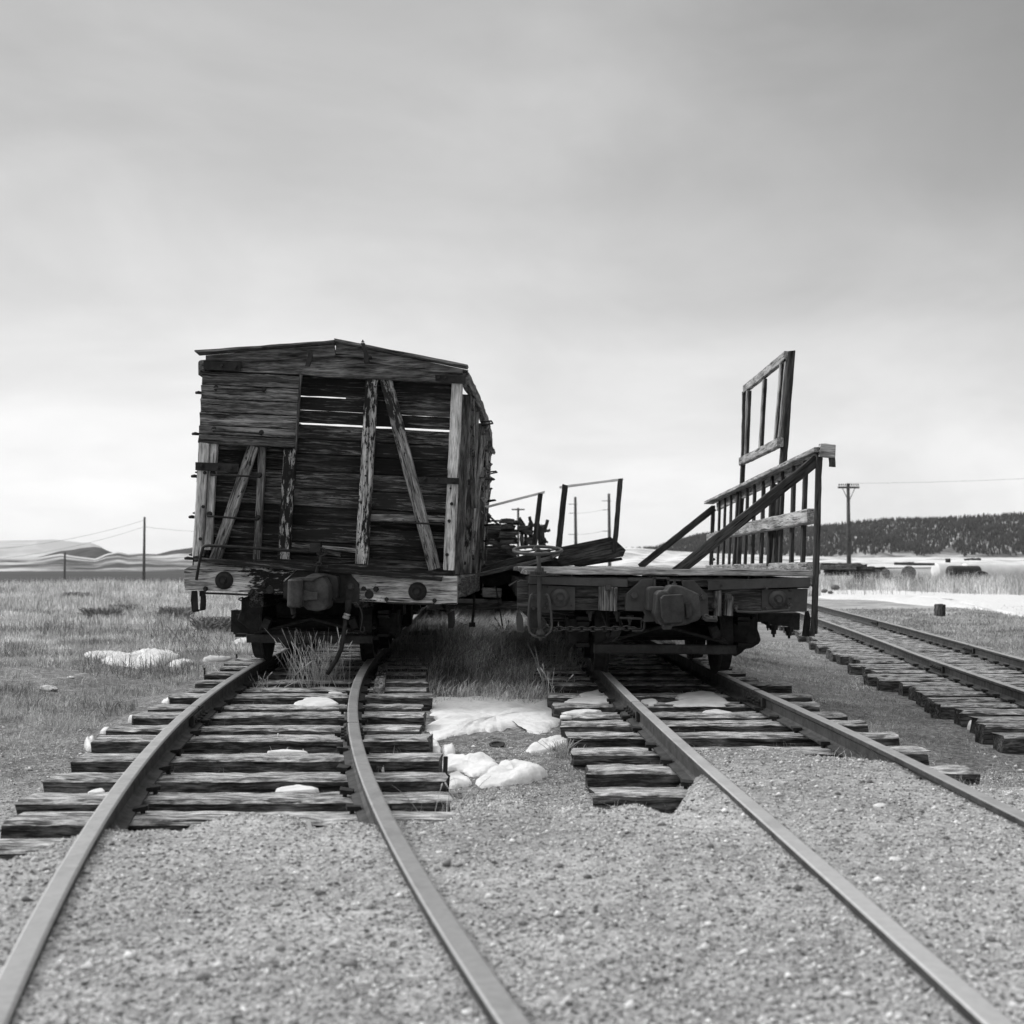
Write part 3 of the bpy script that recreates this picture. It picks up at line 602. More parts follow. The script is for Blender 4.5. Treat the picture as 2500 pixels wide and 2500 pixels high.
mb = MB(); o = W(*c4(232, 1438), Y=B-.22); mb.lathe(o, W(*c4(215, 1490), Y=B-.22)-o, [(0, .026), (.012, .03), (.02, .022), (.03, .03), (.045, .028)], 12); mb.build('hose_clamp', plain('bright_steel', .2, .4, 20, .4), hose)
mb = MB(); mb.tube([W(*c4(*q), Y=B-.2) for q in ((250, 1305), (340, 1320), (385, 1380), (405, 1440), (410, 1500), (400, 1560), (385, 1640), (410, 1665), (435, 1640), (430, 1600), (410, 1600))], .006, 6); mb.build('wire_hook', M['iron'], box, smooth=True)
# ---- body behind: sides, floor, far end
TR, BR = W(*c2(1612, 680), Y=B), W(*c4(1500, 985), Y=B); TL, BL = W(*c1(262, 500), Y=B), W(*c3(160, 1010), Y=B)
LEN = 8.4
def bow(d): return .125*math.sin(math.pi*min(1, d/LEN))**.9
def sr(d, f, o=0):
    p = BR.lerp(TR, f); return p+V((bow(d)+o, d, -.045*math.sin(math.pi*min(1, d/LEN))*1.3*f))
def sl(d, f, o=0):
    p = BL.lerp(TL, f); return p+V((-.02*math.sin(math.pi*d/LEN)-o+.06*d/LEN, d, -.03*f))
for S, nm in ((sr, 'r'), (sl, 'l')):
    mb = MB(); nrm = (1, 0, 0)
    for i in range(12):
        f = (i+.5)/12
        if nm == 'r' and i in (8,): continue
        for a in np.arange(0.1, LEN-.05, LEN/6-.02):
            if random.random() < .08 and i > 3: continue
            mb.board(S(a, f, -.09), S(min(LEN, a+LEN/6), f, -.09), .15, .025, nrm, seg=4, jit=.003)
    mb.build('side_wall', M['plank_dark'], box)
    for k, d in enumerate(np.linspace(.55, LEN, 9)):
        mb = MB(); mb.board(S(d, 0, -.03), S(d, 1.0, -.03), .11, .09, nrm, seg=14, jit=.004); mb.build('side_post', M['post_grey'] if k % 2 else M['fascia'], box)
    ds = np.linspace(.55, LEN, 9)
    for k in range(0, 8):
        mb = MB(); a, b_ = (ds[k], ds[k+1]); f0, f1 = ((.98, .42) if k == 0 else (.9, .1)) if k % 2 == 0 else (.1, .9)
        mb.board(S(a+.05, f0, .01), S(b_-.05, f1, .01), .10, .05, nrm, seg=10, jit=.004); mb.build('side_brace', M['post_grey'], box)
    mb = MB(); n_ = 12
    for k in range(n_):
        mb.board(S(LEN*k/n_, 1.03, .01), S(LEN*(k+1)/n_, 1.03, .01), .12, .06, nrm, seg=3, jit=.006)
    mb.build('side_plate', M['fascia'], box)
    mb = MB()
    for k in range(8): mb.board(S(LEN*k/8+.1, -.07, -.04), S(LEN*(k+1)/8+.1, -.07, -.04), .20, .10, nrm, seg=3, jit=.004)
    mb.build('side_sill', M['fascia'], box)
# iron rungs, bolts and torn edge on the right side
for d, f, L_ in ((1.5, .93, .0), (2.4, .62, 0), (3.0, .70, 0), (3.0, .50, 0), (3.0, .33, 0), (3.05, .22, 0)):
    mb = MB(); p = sr(d, f, .04); mb.tube([p, p+V((.10, 0, .01)), p+V((.11, .3, .02)), p+V((.0, .32, .0))], .009, 6); mb.build('side_rung', M['iron_dark'], box, smooth=True)
for k in range(18):
    mb = MB(); d = random.uniform(2.0, 4.4); f = random.uniform(.3, .98); p = sr(d, f, .035); mb.board(p, p+V((random.uniform(.0, .05), .1, random.uniform(-.12, .14))), random.uniform(.02, .06), .015, (0, -1, 0), seg=3, jit=.008); mb.build('splintered_wood', M['fascia'], box)
for k in range(14):
    d = random.choice((.28, 1.3, 2.3, 3.3)); p = sr(d, random.uniform(.05, .9), .045); m = MB(); m.lathe(p, (1, 0, 0), [(0, .015), (.02, .013)], 6); m.build('bolt', M['iron_dark'], box)
mb = MB()
for k in range(10): mb.board(BL+V((.1, .2+k*.82, -.03)), BR+V((-.1, .2+k*.82, -.03)), .8, .04, (0, 0, 1), seg=4, jit=.002)
mb.build('floor', M['plank_dark'], box)
mb = MB()
for i in range(9): f = (i+.5)/12; mb.board(sl(LEN, f), sr(LEN, f), .145, .03, (0, -1, 0), seg=6)
mb.build('end_wall', M['plank_dark'], box, label='far end wall')
mb = MB()
for x in (-2.2, -1.75, -1.3): mb.board((x, B+.1, .60), (x, B+LEN, .60), .12, .2, (0, 0, 1), seg=2)
mb.build('underframe', M['plank_dark'], box)
mb = MB()
for x in (-2.35, -.75): mb.tube([(x, B+1.6, .62), (x, B+3.2, .38), (x, B+5.2, .38), (x, B+7, .62)], .014, 6)
mb.build('truss_rod', M['iron_dark'], box)
truck(box, float(t1c(12))+.02, 12.05); truck(box, float(t1c(18)), 17.6)
mb = MB(); plate(box, '', c3, [(720, 1500), (800, 1475), (900, 1490), (960, 1520), (960, 1880), (880, 1900), (800, 1860), (730, 1800), (672, 1760), (690, 1700), (715, 1640)], B+.55, .25, None, mb=mb); mb.build('journal_cover', M['iron_dark'], box, bevel=.01)
mb = MB(); mb.tube([W(*c3(*q), Y=B+.5) for q in ((745, 1490), (700, 1500), (688, 1515), (720, 1528), (770, 1520))], .007, 6); mb.build('hook', M['iron_dark'], box)
bd(box, 'brake_beam', c3(965, 1888), c4(600, 1722), 12, B+.65, .06, M['iron'])
for c, u, v in ((c3, 1035, 1770), (c4, 545, 1605)):
    mb = MB(); q = [W(*c(u+a, v+b_), Y=B+.6) for a, b_ in ((-34, -45), (34, -45), (34, 35), (-34, 35))]; mb.tube(q, .006, 4, closed=True); mb.lathe(W(*c(u, v), Y=B+.6), (0, -1, 0), [(0, .02), (.03, .015)], 6)
    mb.tube([W(*c(u-70, v), Y=B+.6), W(*c(u+95, v), Y=B+.6)], .004, 4); mb.build('hanger_shackle', M['iron'], box)
# ------------------------------------------------------------------ flatcar
D = 9.3
flat = thing('flatcar', (1.2, D, 0), 'low wooden flatcar with a hand brake wheel and chain at its end', 'flatcar', 'old freight cars standing on the tracks')
FL = 9.6
zt = W(1290, 1390, Y=D).z; x0d = W(1287, 1390, Y=D).x; x1d = W(1973, 1400, Y=D).x
def dsh(d): return -.015*d
mb = MB(); d = 0; n_ = 0
while d < FL:
    wd = random.uniform(.16, .2); e = random.uniform(-.02, .02); zo = random.uniform(-.004, .003)
    mb.board((x0d+e+dsh(d), D-.06+d+wd/2, zt-.012+zo), (x1d+random.uniform(-.02, .02)+dsh(d), D-.06+d+wd/2, zt-.03+zo), wd-.006, .045, (0, 0, 1), seg=20, jit=.0022, ends=.01); d += wd
mb.build('deck', M['deck'], flat)
mb = MB(); mb.prism([pp(c5, 285, 600, D-.02), pp(c5, 1000, 605, D-.02)]+[pp(c6, 100, 640, D-.02), pp(c6, 1710, 640, D-.02), pp(c6, 1700, 890, D-.02), pp(c6, 600, 885, D-.02), pp(c5, 1300, 872, D-.02), pp(c5, 285, 868, D-.02)], (0, .22, 0))
mb.build('end_beam', M['beam'], flat)
mb = MB(); mb.board(W(1289, 1417, Y=D+.02), W(1972, 1425, Y=D+.02), .07, .1, (0, -1, 0), jit=.003); mb.build('buffer_block', M['beam'], flat)
def angle_iron(c, a, b, cc, dd):
    mb = MB(); mb.prism([pp(c, *a, D-.07), pp(c, *b, D-.07), pp(c, *cc, D-.07), pp(c, *dd, D-.07)], (0, .012, 0))
    p, q = pp(c, *a, D-.07), pp(c, *b, D-.07); mb.prism([p, q, q+V((0, .13, 0)), p+V((0, .13, 0))], (0, 0, .010)); return mb.build('angle_iron', M['iron_paint'], flat, bevel=.002)
angle_iron(c5, (285, 512), (1392, 535), (1390, 613), (285, 578)); angle_iron(c6, (590, 555), (1738, 520), (1738, 610), (592, 648))
plate(flat, 'angle_iron', c5, [(1392, 505), (1540, 515), (1550, 545), (1392, 540)], D-.05, .08, M['iron_paint'])
plate(flat, 'wear_plate', c5, [(285, 585), (800, 612), (800, 872), (285, 868)], D-.045, .024, M['iron_paint'])
plate(flat, 'wear_plate', c6, [(1198, 642), (1712, 630), (1700, 890), (1198, 885)], D-.045, .024, M['iron_paint'])
washer(flat, c5(630, 730), 23, D-.045, M['iron_paint']); washer(flat, c6(1370, 752), 23, D-.045, M['iron_paint'])
for c, u, v in ((c5, 490, 612), (c5, 478, 732), (c5, 757, 822), (c6, 1518, 655), (c6, 1520, 742), (c6, 742, 597), (c5, 1310, 732), (c5, 1298, 835), (c5, 1140, 728), (c5, 1150, 838)):
    m = MB(); m.lathe(W(*c(u, v), Y=D-.075), (0, -1, 0), [(-.02, .008), (.008, .008), (.008, 0)], 8); m.build('rivet', M['iron_dark'], flat)
for a, b_, w_ in (((c5, 1168, 618), (c5, 1165, 875), 45), ((c6, 700, 655), (c6, 697, 932), 17), ((c6, 830, 720), (c6, 815, 930), 22)):
    c, u, v = a; c2_, u2, v2 = b_; bd(flat, 'poling_block', c(u, v), c2_(u2, v2), w_, D-.05, .07, M['fascia'])
for c, u, v, r in ((c5, 1172, 618, 9), (c6, 818, 718, 9), (c6, 665, 820, 6.5), (c6, 905, 835, 5), (c6, 1245, 852, 4.5), (c6, 1515, 815, 5.5), (c6, 1245, 625, 4), (c5, 320, 735, 4), (c5, 485, 803, 4), (c5, 460, 850, 4), (c5, 335, 850, 4)):
    bolt(flat, c(u, v), r, D-.085, .04, M['iron_paint'], n=4 if r > 8 else 6)
for c, u in ((c5, 753), (c5, 915), (c6, 1045), (c6, 1215)):
    p = W(*c(u, 490 if c is c5 else 520), Y=D-.01); m = MB(); m.tube([p, p+V((0, 0, .045))], .0075, 8); m.build('bolt', M['iron'], flat)
for c, u, v in ((c6, 700, 535), (c6, 735, 520), (c5, 1645, 505)):
    p = W(*c(u, v), Y=D-.0); m = MB(); m.lathe(p, (0, 0, 1), [(-.02, .022), (.008, .022), (.008, .015), (.02, .014)], 6); m.build('bolt', M['iron_paint'], flat)
# centre draft plates and pocket
plate(flat, 'draft_plate', c5, [(1368, 700), (1400, 665), (1560, 520), (1680, 520), (1720, 620), (1720, 890), (1365, 880)], D-.10, .06, M['iron_paint'], bevel=.004)
plate(flat, 'draft_plate', c6, [(300, 540), (430, 540), (590, 705), (600, 940), (300, 940)], D-.10, .06, M['iron_paint'], bevel=.004)
bolt(flat, c5(1460, 705), 10, D-.1, .05, M['iron_paint']); bolt(flat, c6(532, 722), 7.5, D-.1, .05, M['iron_paint'])
mb = MB()
for q in ([(1690, 500), (1845, 505), (1845, 525), (1690, 522)], [(1690, 500), (1705, 500), (1708, 610), (1693, 610)], [(1835, 505), (1858, 505), (1860, 610), (1842, 610)]):
    plate(flat, '', c5, q, D-.16, .14, None, mb=mb)
for q in ([(130, 530), (300, 530), (300, 545), (130, 545)], [(290, 530), (310, 530), (322, 600), (305, 600)]): plate(flat, '', c6, q, D-.16, .14, None, mb=mb)
mb.build('stake_pocket', M['iron_paint'], flat)
st = MB(); plate(flat, '', c5, [(1612, 640), (1640, 610), (1800, 605), (1860, 640), (1900, 700), (1900, 885), (1612, 880)], D-.26, .18, None, mb=st); st.build('striker', M['iron_paint'], flat, bevel=.012)
cou = MB(); plate(flat, '', c6, [(15, 700), (30, 672), (75, 650), (130, 660), (150, 620), (200, 590), (290, 600), (380, 640), (490, 690), (505, 820), (512, 960), (480, 990), (330, 1040), (180, 1060), (60, 1045), (35, 980), (0, 920)], D-.48, .30, None, mb=cou)
cou = cou.build('coupler', M['cast'], flat, bevel=.012)
kn = MB(); plate(flat, '', c6, [(62, 740), (100, 705), (310, 692), (322, 760), (330, 900), (310, 1015), (110, 1022), (80, 960)], D-.56, .16, None, mb=kn); kn.build('knuckle', M['iron'], cou, bevel=.008)
kn = MB(); plate(flat, '', c6, [(85, 1040), (190, 1040), (180, 1090), (95, 1095)], D-.5, .12, None, mb=kn); kn.build('knuckle_pin', M['cast'], cou, bevel=.006)
kn = MB(); plate(flat, '', c6, [(330, 800), (400, 780), (420, 860), (410, 960), (350, 970)], D-.50, .06, None, mb=kn); kn.build('coupler_lug', M['iron'], cou, bevel=.008)
kn = MB(); kn.lathe(W(*c6(215, 600), Y=D-.4), (0, 0, 1), [(0, .02), (.02, .018), (.02, .008), (.045, .008)], 8); kn.build('lock_lifter', M['cast'], cou)
mb = MB(); mb.tube([W(*c6(*q), Y=D-.45) for q in ((540, 940), (570, 965), (690, 975))], .022, 8); mb.tube([W(*c6(575+30*math.cos(a), 955+28*math.sin(a)), Y=D-.46) for a in np.linspace(0, 5.9, 10)], .010, 6, closed=True); mb.tube([W(*c6(650, 940), Y=D-.46), W(*c6(690, 990), Y=D-.46)], .012, 6)
mb.build('release_lever', M['iron_paint'], flat)
mb = MB(); mb.box(tuple(W(*c6(200, 820), Y=D+.25)), (.17, 1.3, .17), 1); mb.build('coupler_shank', M['iron_dark'], flat)
plate(flat, 'lift_bracket', c5, [(1560, 870), (1640, 880), (1700, 940), (1700, 1000), (1580, 1005), (1565, 985), (1585, 930)], D-.12, .04, M['iron_paint'])
mb = MB(); mb.tube([W(*c5(*q), Y=D-.1) for q in ((1300, 960), (1545, 968), (1580, 1010), (1575, 1080), (1550, 1108), (1440, 1105))], .010, 6); mb.tube([W(*c5(1545, 968), Y=D-.1), W(*c5(1545, 1080), Y=D-.1), W(*c5(1430, 1085), Y=D-.1)], .006, 6); mb.build('guide_rod', M['iron'], flat, smooth=True)
for u, v in ((970, 880), (1275, 890), (1415, 930)):
    m = MB(); m.lathe(W(*c5(u, v), Y=D+.05), (0, 0, -1), [(0, .032), (.02, .03), (.02, .018), (.05, .016), (.05, .01), (.075, .01)], 10); m.build('nut', M['iron'], flat)
# grab iron right
mb = MB(); mb.tube([W(*c6(*q), Y=D-.13) for q in ((900, 845), (920, 888), (1100, 897), (1350, 885), (1498, 875), (1508, 835))], .010, 8); mb.build('grab_iron', M['iron_paint'], flat, smooth=True)
# ---- hand brake
hb = MB(); p0 = W(*c5(385, 215), Y=D-.20); p1 = W(*c5(400, 440), Y=D-.20); p2 = W(*c5(400, 900), Y=D-.20); p3 = W(*c5(412, 1150), Y=D-.20)
hb.tube([p0, p1, p2, p3], .0165, 10); sh = hb.build('brake_shaft', M['iron_paint'], flat, smooth=True)
wm = MB(); R_ = .178; tl = math.radians(9.5); ci = W(*c5(380, 200), Y=D-.20)
def wp(r, a, h=0): return ci+V((r*math.cos(a), r*math.sin(a)*math.cos(tl)-h*math.sin(tl), r*math.sin(a)*math.sin(tl)+h*math.cos(tl)))
wm.tube([wp(R_, a) for a in np.linspace(0, 2*math.pi, 48, endpoint=False)], .0125, 8, closed=True)
wheel = wm.build('brake_wheel', M['iron_paint'], flat, smooth=True)
for k in range(5):
    a = k*2*math.pi/5+.4; m = MB(); m.tube([wp(.02, a), wp(.06, a+.25, -.006), wp(.12, a+.18, -.01), wp(R_, a)], .0075, 6); m.build('spoke', M['iron_paint'], wheel, smooth=True)
m = MB(); m.lathe(wp(0, 0, -.02), wp(0, 0, 1)-wp(0, 0, 0), [(0, .022), (.03, .022), (.034, .014), (.055, .013), (.06, 0)], 12); m.build('hub', M['iron_paint'], wheel)
m = MB(); o = W(*c5(388, 470), Y=D-.2); nT = 26
prof = []
for k in range(nT*2):
    a = k*math.pi/nT; r = .060 if k % 2 else .052; prof.append(o+V((r*math.cos(a), r*math.sin(a), 0)))
m.prism(prof, (0, 0, .022)); m.lathe(o+V((0, 0, -.012)), (0, 0, 1), [(0, .068), (.01, .07), (.01, 0)], 24); m.lathe(o+V((0, 0, .02)), (0, 0, 1), [(0, .032), (.025, .026)], 12)
m.build('ratchet', M['iron_paint'], flat)
m = MB(); m.tube([W(*c5(425, 395), Y=D-.17), W(*c5(430, 440), Y=D-.17)], .016, 6); m.tube([W(*c5(470, 480), Y=D-.2), W(*c5(500, 462), Y=D-.22)], .008, 6); m.build('pawl', M['iron_paint'], flat)
plate(flat, 'brake_bracket', c5, [(290, 720), (315, 695), (480, 695), (512, 740), (512, 900), (290, 902)], D-.075, .02, M['iron_paint'], bevel=.004)
for u, v in ((320, 735), (480, 735), (485, 805), (460, 850), (335, 850)): bolt(flat, c5(u, v), 4.2, D-.09, .025, M['iron'])
m = MB(); m.tube([W(*c5(*q), Y=D-.2) for q in ((330, 690), (305, 705), (292, 760), (278, 900), (278, 1040), (290, 1115), (335, 1158), (400, 1168), (470, 1160), (520, 1120), (540, 1050), (532, 900), (515, 760), (495, 705), (470, 695))], .0095, 8)
m.build('brake_hanger', M['iron_paint'], flat, smooth=True)
m = MB(); m.lathe(W(*c5(415, 1130), Y=D-.2), (0, 0, -1), [(-.03, .02), (0, .035), (.012, .035), (.012, .018), (.045, .015)], 8); m.lathe(W(*c5(415, 1170), Y=D-.2), (0, 0, -1), [(0, .04), (.008, .04), (.008, .018), (.03, .012)], 8); m.build('nut', M['iron'], flat)
m = MB(); m.box(tuple(W(*c5(345, 960), Y=D-.05)), (.08, .08, .16), 2); m.build('chain_drum', M['iron_dark'], flat); m = MB(); m.tube([W(*c5(*q), Y=D-.2) for q in ((430, 1060), (440, 980), (425, 960), (450, 1000), (465, 1060), (430, 1085), (380, 1075))], .018, 6); m.build('chain_hook', M['iron_dark'], flat)
ch = MB(); L_ = 15
for k in range(L_):
    t = k/(L_-1); u = 560+t*880; v = 1078+10*math.sin(t*3.1)-6*t; cc = W(*c5(u, v), Y=D-.17+.0*t); pts = []
    rot = 0 if k % 2 else math.pi/2.6
    for a in np.linspace(0, 2*math.pi, 10, endpoint=False):
        x = .031*math.cos(a); y = .0165*math.sin(a); pts.append(cc+V((x, y*math.sin(rot), y*math.cos(rot))))
    ch.tube(pts, .0052, 5, closed=True)
for k in range(5):
    t = k/4; cc = W(*c5(430+t*110, 1085-8*math.sin(t*3)), Y=D-.19)
    ch.tube([cc+V((.026*math.cos(a), .010*math.sin(a)*(k % 2), .013*math.sin(a))) for a in np.linspace(0, 2*math.pi, 8, endpoint=False)], .005, 5, closed=True)
ch.build('brake_chain', M['iron'], flat, smooth=True)
# ---- sills, stirrup, underframe
for x in (x0d+.06, x1d-.08):
    mb = MB(); mb.board((x, D+.2, zt-.19), (x-.12, D+FL, zt-.19), .09, .25, (0, 0, 1), jit=.002); mb.build('side_sill', M['beam'], flat)
for k in range(7):
    for x, s in ((x0d, -1), (x1d, 1)):
        m = MB(); y = D+.7+k*1.3; m.box((x+s*.03-.012*(y-D), y, zt-.17), (.07, .12, .16), 2); m.build('stake_pocket', M['iron'], flat)
plate(flat, 'side_sill', c5, [(150, 560), (190, 540), (270, 545), (275, 960), (215, 900), (150, 830)], D+.35, .5, M['beam'])
mb = MB(); mb.tube([W(*c5(*q), Y=D+.3) for q in ((60, 600), (120, 560), (150, 545))], .008, 6); mb.build('rod_end', M['iron'], flat)
plate(flat, 'stirrup_step', c5, [(148, 830), (162, 830), (165, 875), (205, 930), (218, 980), (228, 1122), (148, 1122), (136, 960), (150, 890)], D+.3, .03, M['iron_paint'])
plate(flat, 'stirrup_step', c6, [(1690, 880), (1720, 880), (1745, 960), (1730, 1170), (1655, 1165), (1680, 960)], D+.4, .03, M['iron_dark'])
mb = MB()
for x in (.85, 1.15, 1.4): mb.board((x, D+.2, zt-.2), (x-.08, D+FL, zt-.2), .12, .22, (0, 0, 1), seg=3)
mb.board((x0d+.1, D+1.2, zt-.3), (x1d-.1, D+1.2, zt-.3), .3, .12, (0, -1, 0), seg=3); mb.build('underframe', M['plank_dark'], flat)
mb = MB()
plate(flat, '', c6, [(1160, 905), (1625, 905), (1620, 1095), (1540, 1095), (1535, 1060), (1230, 1030), (1225, 1010), (1160, 1005)], D+.9, .15, None, mb=mb)
for u, v0, v1, w_ in ((1328, 1040, 1175, 30), (1500, 1060, 1190, 32), (1262, 1000, 1100, 18)):
    o = W(*c6(u, v0), Y=D+.9); h = (v1-v0)*.217*(D+.9)/FPX; r = w_*.217*(D+.9)/FPX
    mb.lathe(o, (0, 0, -1), [(0, r*1.7), (h*.4, r*1.6), (h*.4, r), (h*.75, r), (h*.75, r*.5), (h, r*.45)], 8)
mb.build('queen_post', M['iron_dark'], flat)
truck(flat, .5*(float(f2l(10.9))+float(f2r(10.9))), D+1.45); truck(flat, 1.04, D+7.8)
plate(flat, 'journal_cover', c6, [(830, 900), (1155, 905), (1150, 1090), (1170, 1140), (1188, 1210), (1165, 1250), (1080, 1300), (1010, 1310), (970, 1355), (900, 1395), (840, 1370)], D+.75, .25, M['iron_dark'], bevel=.01)
bd(flat, 'brake_beam', c5(1130, 1275), c6(810, 1348), 12.5, D+.5, .06, M['iron'])
bd(flat, 'hanger_block', c5(1170, 1218), c5(1170, 1318), 20, D+.46, .05, M['iron'])
for c, u, v in ((c5, 1172, 1150), (c6, 758, 1215)):
    mb = MB(); q = [W(*c(u+a, v+b_), Y=D+.45) for a, b_ in ((-34, -48), (34, -48), (34, 40), (-34, 40))]; mb.tube(q, .006, 4, closed=True); mb.lathe(W(*c(u, v), Y=D+.45), (0, -1, 0), [(0, .022), (.03, .016)], 8); mb.build('hanger_shackle', M['iron'], flat)
mb = MB(); mb.tube([W(*c5(*q), Y=D+.3) for q in ((1225, 1225), (1290, 1160), (1310, 1100), (1300, 960))], .009, 6); mb.tube([W(*c5(*q), Y=D+.3) for q in ((1300, 950), (1335, 1050))], .007, 6)
mb.tube([W(*c5(*q), Y=D+.3) for q in ((1100, 900), (1150, 1040), (1180, 1080))], .008, 6); mb.build('brake_rigging', M['iron'], flat, smooth=True)
# ------------------------------------------------------------------ railing along the right side of the flatcar
gx = lambda y: 2.33+.0395*(y-9.3)
rail_t = thing('side_railing', (2.4, 10, .8), 'slatted wooden railing with two long slanting braces standing along the right edge of the flatcar', 'railing')
def gp(px, py, y=None):
    """point on the railing plane seen at a pixel"""
    u = (px-1250)/FPX; y = (2.33-.0395*9.3)/(u/1.0-.0395) if y is None else y
    for _ in range(6): v = (1250-py)/FPX; y = (2.33-.0395*9.3)/(u/(cp_-sp_*v)-.0395)
    return W(px, py, Y=y)
def gb(name, a, b_, w_, th, mat, n=(0, -1, 0), label=None, **k):
    m = MB(); m.board(a, b_, w_, th, n, **k); return m.build(name, mat, rail_t, label=label)
A = lambda u, v: gp(*c7(u, v))
top0, top1 = A(795, 1515), A(1800, 1035)
gb('top_rail', top0+V((-.02, 0, 0)), top1+V((.0, -.05, 0)), .13, .035, M['gate_lit'], (0, 0, 1), seg=24)
gb('top_rail_face', A(835, 1565)+V((.04, 0, .02)), A(1750, 1120)+V((.04, 0, .04)), .10, .03, M['gate_lit'], (1, 0, 0), seg=24)
gb('cap_end', top1+V((-.02, -.04, -.005)), top1+V((.09, -.04, -.015)), .05, .10, M['gate_lit'], (0, 0, 1), seg=3)
gb('cap_end', top1+V((.07, -.03, -.03)), top1+V((.075, -.03, -.13)), .04, .05, M['gate_dark'], (0, -1, 0), seg=3)
# posts and balusters
def yat(u_): return gp(*c7(u_, 1400)).y
pf = gp(*c7(1785, 1065)); pb = gp(1984, 1550, None); y0 = pf.y
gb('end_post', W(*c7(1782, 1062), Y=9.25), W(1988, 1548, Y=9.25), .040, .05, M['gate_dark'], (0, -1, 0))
gb('end_post', W(*c7(1782, 1062), Y=9.32)+V((-.012, 0, 0)), W(1988, 1548, Y=9.32)+V((-.012, 0, 0)), .014, .05, M['gate_lit'], (0, -1, 0), seg=4)  # pale sliver painting the sunlit left face of the post
for i, (ut, vt, w_) in enumerate(((1640, 1130, 44), (1535, 1180, 42), (1435, 1235, 38), (1345, 1275, 40), (1262, 1320, 36), (1183, 1350, 32), (1118, 1385, 30), (1035, 1405, 44), (972, 1440, 25), (918, 1465, 25), (868, 1495, 24), (808, 1540, 40))):
    pt = A(ut, vt); f_ = (ut-1640)/832; pb_ = V((pt.x-.035, pt.y, W(0, 1383+f_*-8, Y=pt.y).z)); th = w_*.269*pt.y/FPX
    gb('post' if w_ > 38 and ut < 1500 else 'baluster', pt+V((.02, 0, .0)), pb_+V((.02, 0, 0)), th*.8, .06, M['gate_dark'], (0, -1, 0), jit=.001)
gb('brace', W(*c7(1770, 1120), Y=9.28), W(*c6(230, 455), Y=9.45), .082, .045, M['gate_dark'], (0, -1, 0))
gb('brace', W(*c7(830, 1560), Y=15.9), W(1562, 1384, Y=15.9), .085, .045, M['gate_dark'], (0, -1, 0))
gb('mid_rail', W(*c7(1725, 1635), Y=9.55), W(*c7(1040, 1775), Y=12.9)+V((-.05, 0, 0)), .115, .09, M['gate_lit'], (1, 0, 0), label='pale grained middle rail')
gb('mid_rail', W(*c7(900, 1800), Y=14.5), W(*c7(780, 1832), Y=16.0), .09, .05, M['gate_lit'], (1, 0, 0))
gb('bottom_rail', W(1986, 1388, Y=9.5), W(1732, 1389, Y=16.2), .10, .11, M['gate_lit'], (1, 0, 0))
gb('foot_block', W(1617, 1396, Y=9.5), W(1698, 1396, Y=9.5), .028, .10, M['gate_dark'], (0, -1, 0))
gb('end_block', W(1975, 1412, Y=9.5), W(1990, 1420, Y=9.5), .09, .05, M['gate_lit'], (0, -1, 0))
gb('side_stake', W(*c6(1800, 870), Y=9.6), W(*c6(1760, 1165), Y=9.6), .035, .04, M['gate_dark'], (0, -1, 0))
for u, v in ((640, 178), (655, 302)):
    m = MB(); m.lathe(W(*c6(u, v), Y=15.8), (0, -1, 0), [(0, .02), (.03, .018)], 8); m.build('bolt', M['iron'], rail_t)
# sign frame rising above the railing
sf = thing('sign_frame', (2.4, 12, .8), 'empty upright wooden sign frame on two tall posts rising above the slatted railing', 'frame')
def sb(name, a, b_, w_, th, mat, n=(0, -1, 0), **k):
    m = MB(); m.board(a, b_, w_, th, n, **k); return m.build(name, mat, sf)
ya, yb = 11.2, 13.5; S = lambda u, v, y: W(*c7(u, v), Y=y)
sb('tall_post', S(1530, 142, ya), S(1385, 2080, ya), .062, .07, M['gate_dark']); sb('tall_post', S(1122, 480, yb), S(1052, 2100, yb), .045, .07, M['gate_dark'])
sb('tall_post', S(1385, 1350, ya+.1), S(1350, 2090, ya+.1), .085, .07, M['gate_dark']); sb('tall_post', S(1062, 1440, yb+.1), S(1030, 2090, yb+.1), .075, .07, M['gate_dark'])
sb('frame_rail', S(1490, 178, ya), S(1112, 485, yb), .085, .05, M['gate_lit'], (1, 0, 0)); sb('frame_rail', S(1430, 965, ya-.05), S(1078, 1140, yb), .085, .06, M['gate_lit'], (1, 0, 0))
for (a, b_, y, w_, m_) in (((1098, 510), (1088, 1110), yb, .025, 'gate_dark'), ((1148, 500), (1125, 1090), 13.2, .045, 'gate_dark'), ((1130, 500), (1112, 1095), 13.18, .018, 'gate_lit'), ((1290, 390), (1255, 1025), 12.35, .042, 'gate_dark'), ((1277, 395), (1243, 1030), 12.3, .012, 'gate_lit'),
                           ((1455, 250), (1395, 945), 11.45, .045, 'gate_dark'), ((1432, 260), (1380, 960), 11.42, .014, 'gate_lit'), ((1482, 220), (1422, 930), 11.25, .02, 'gate_lit')):
    sb('upright', S(*a, y), S(*b_, y), w_, .05, M[m_])  # thin pale uprights paint the sunlit left faces of the dark ones
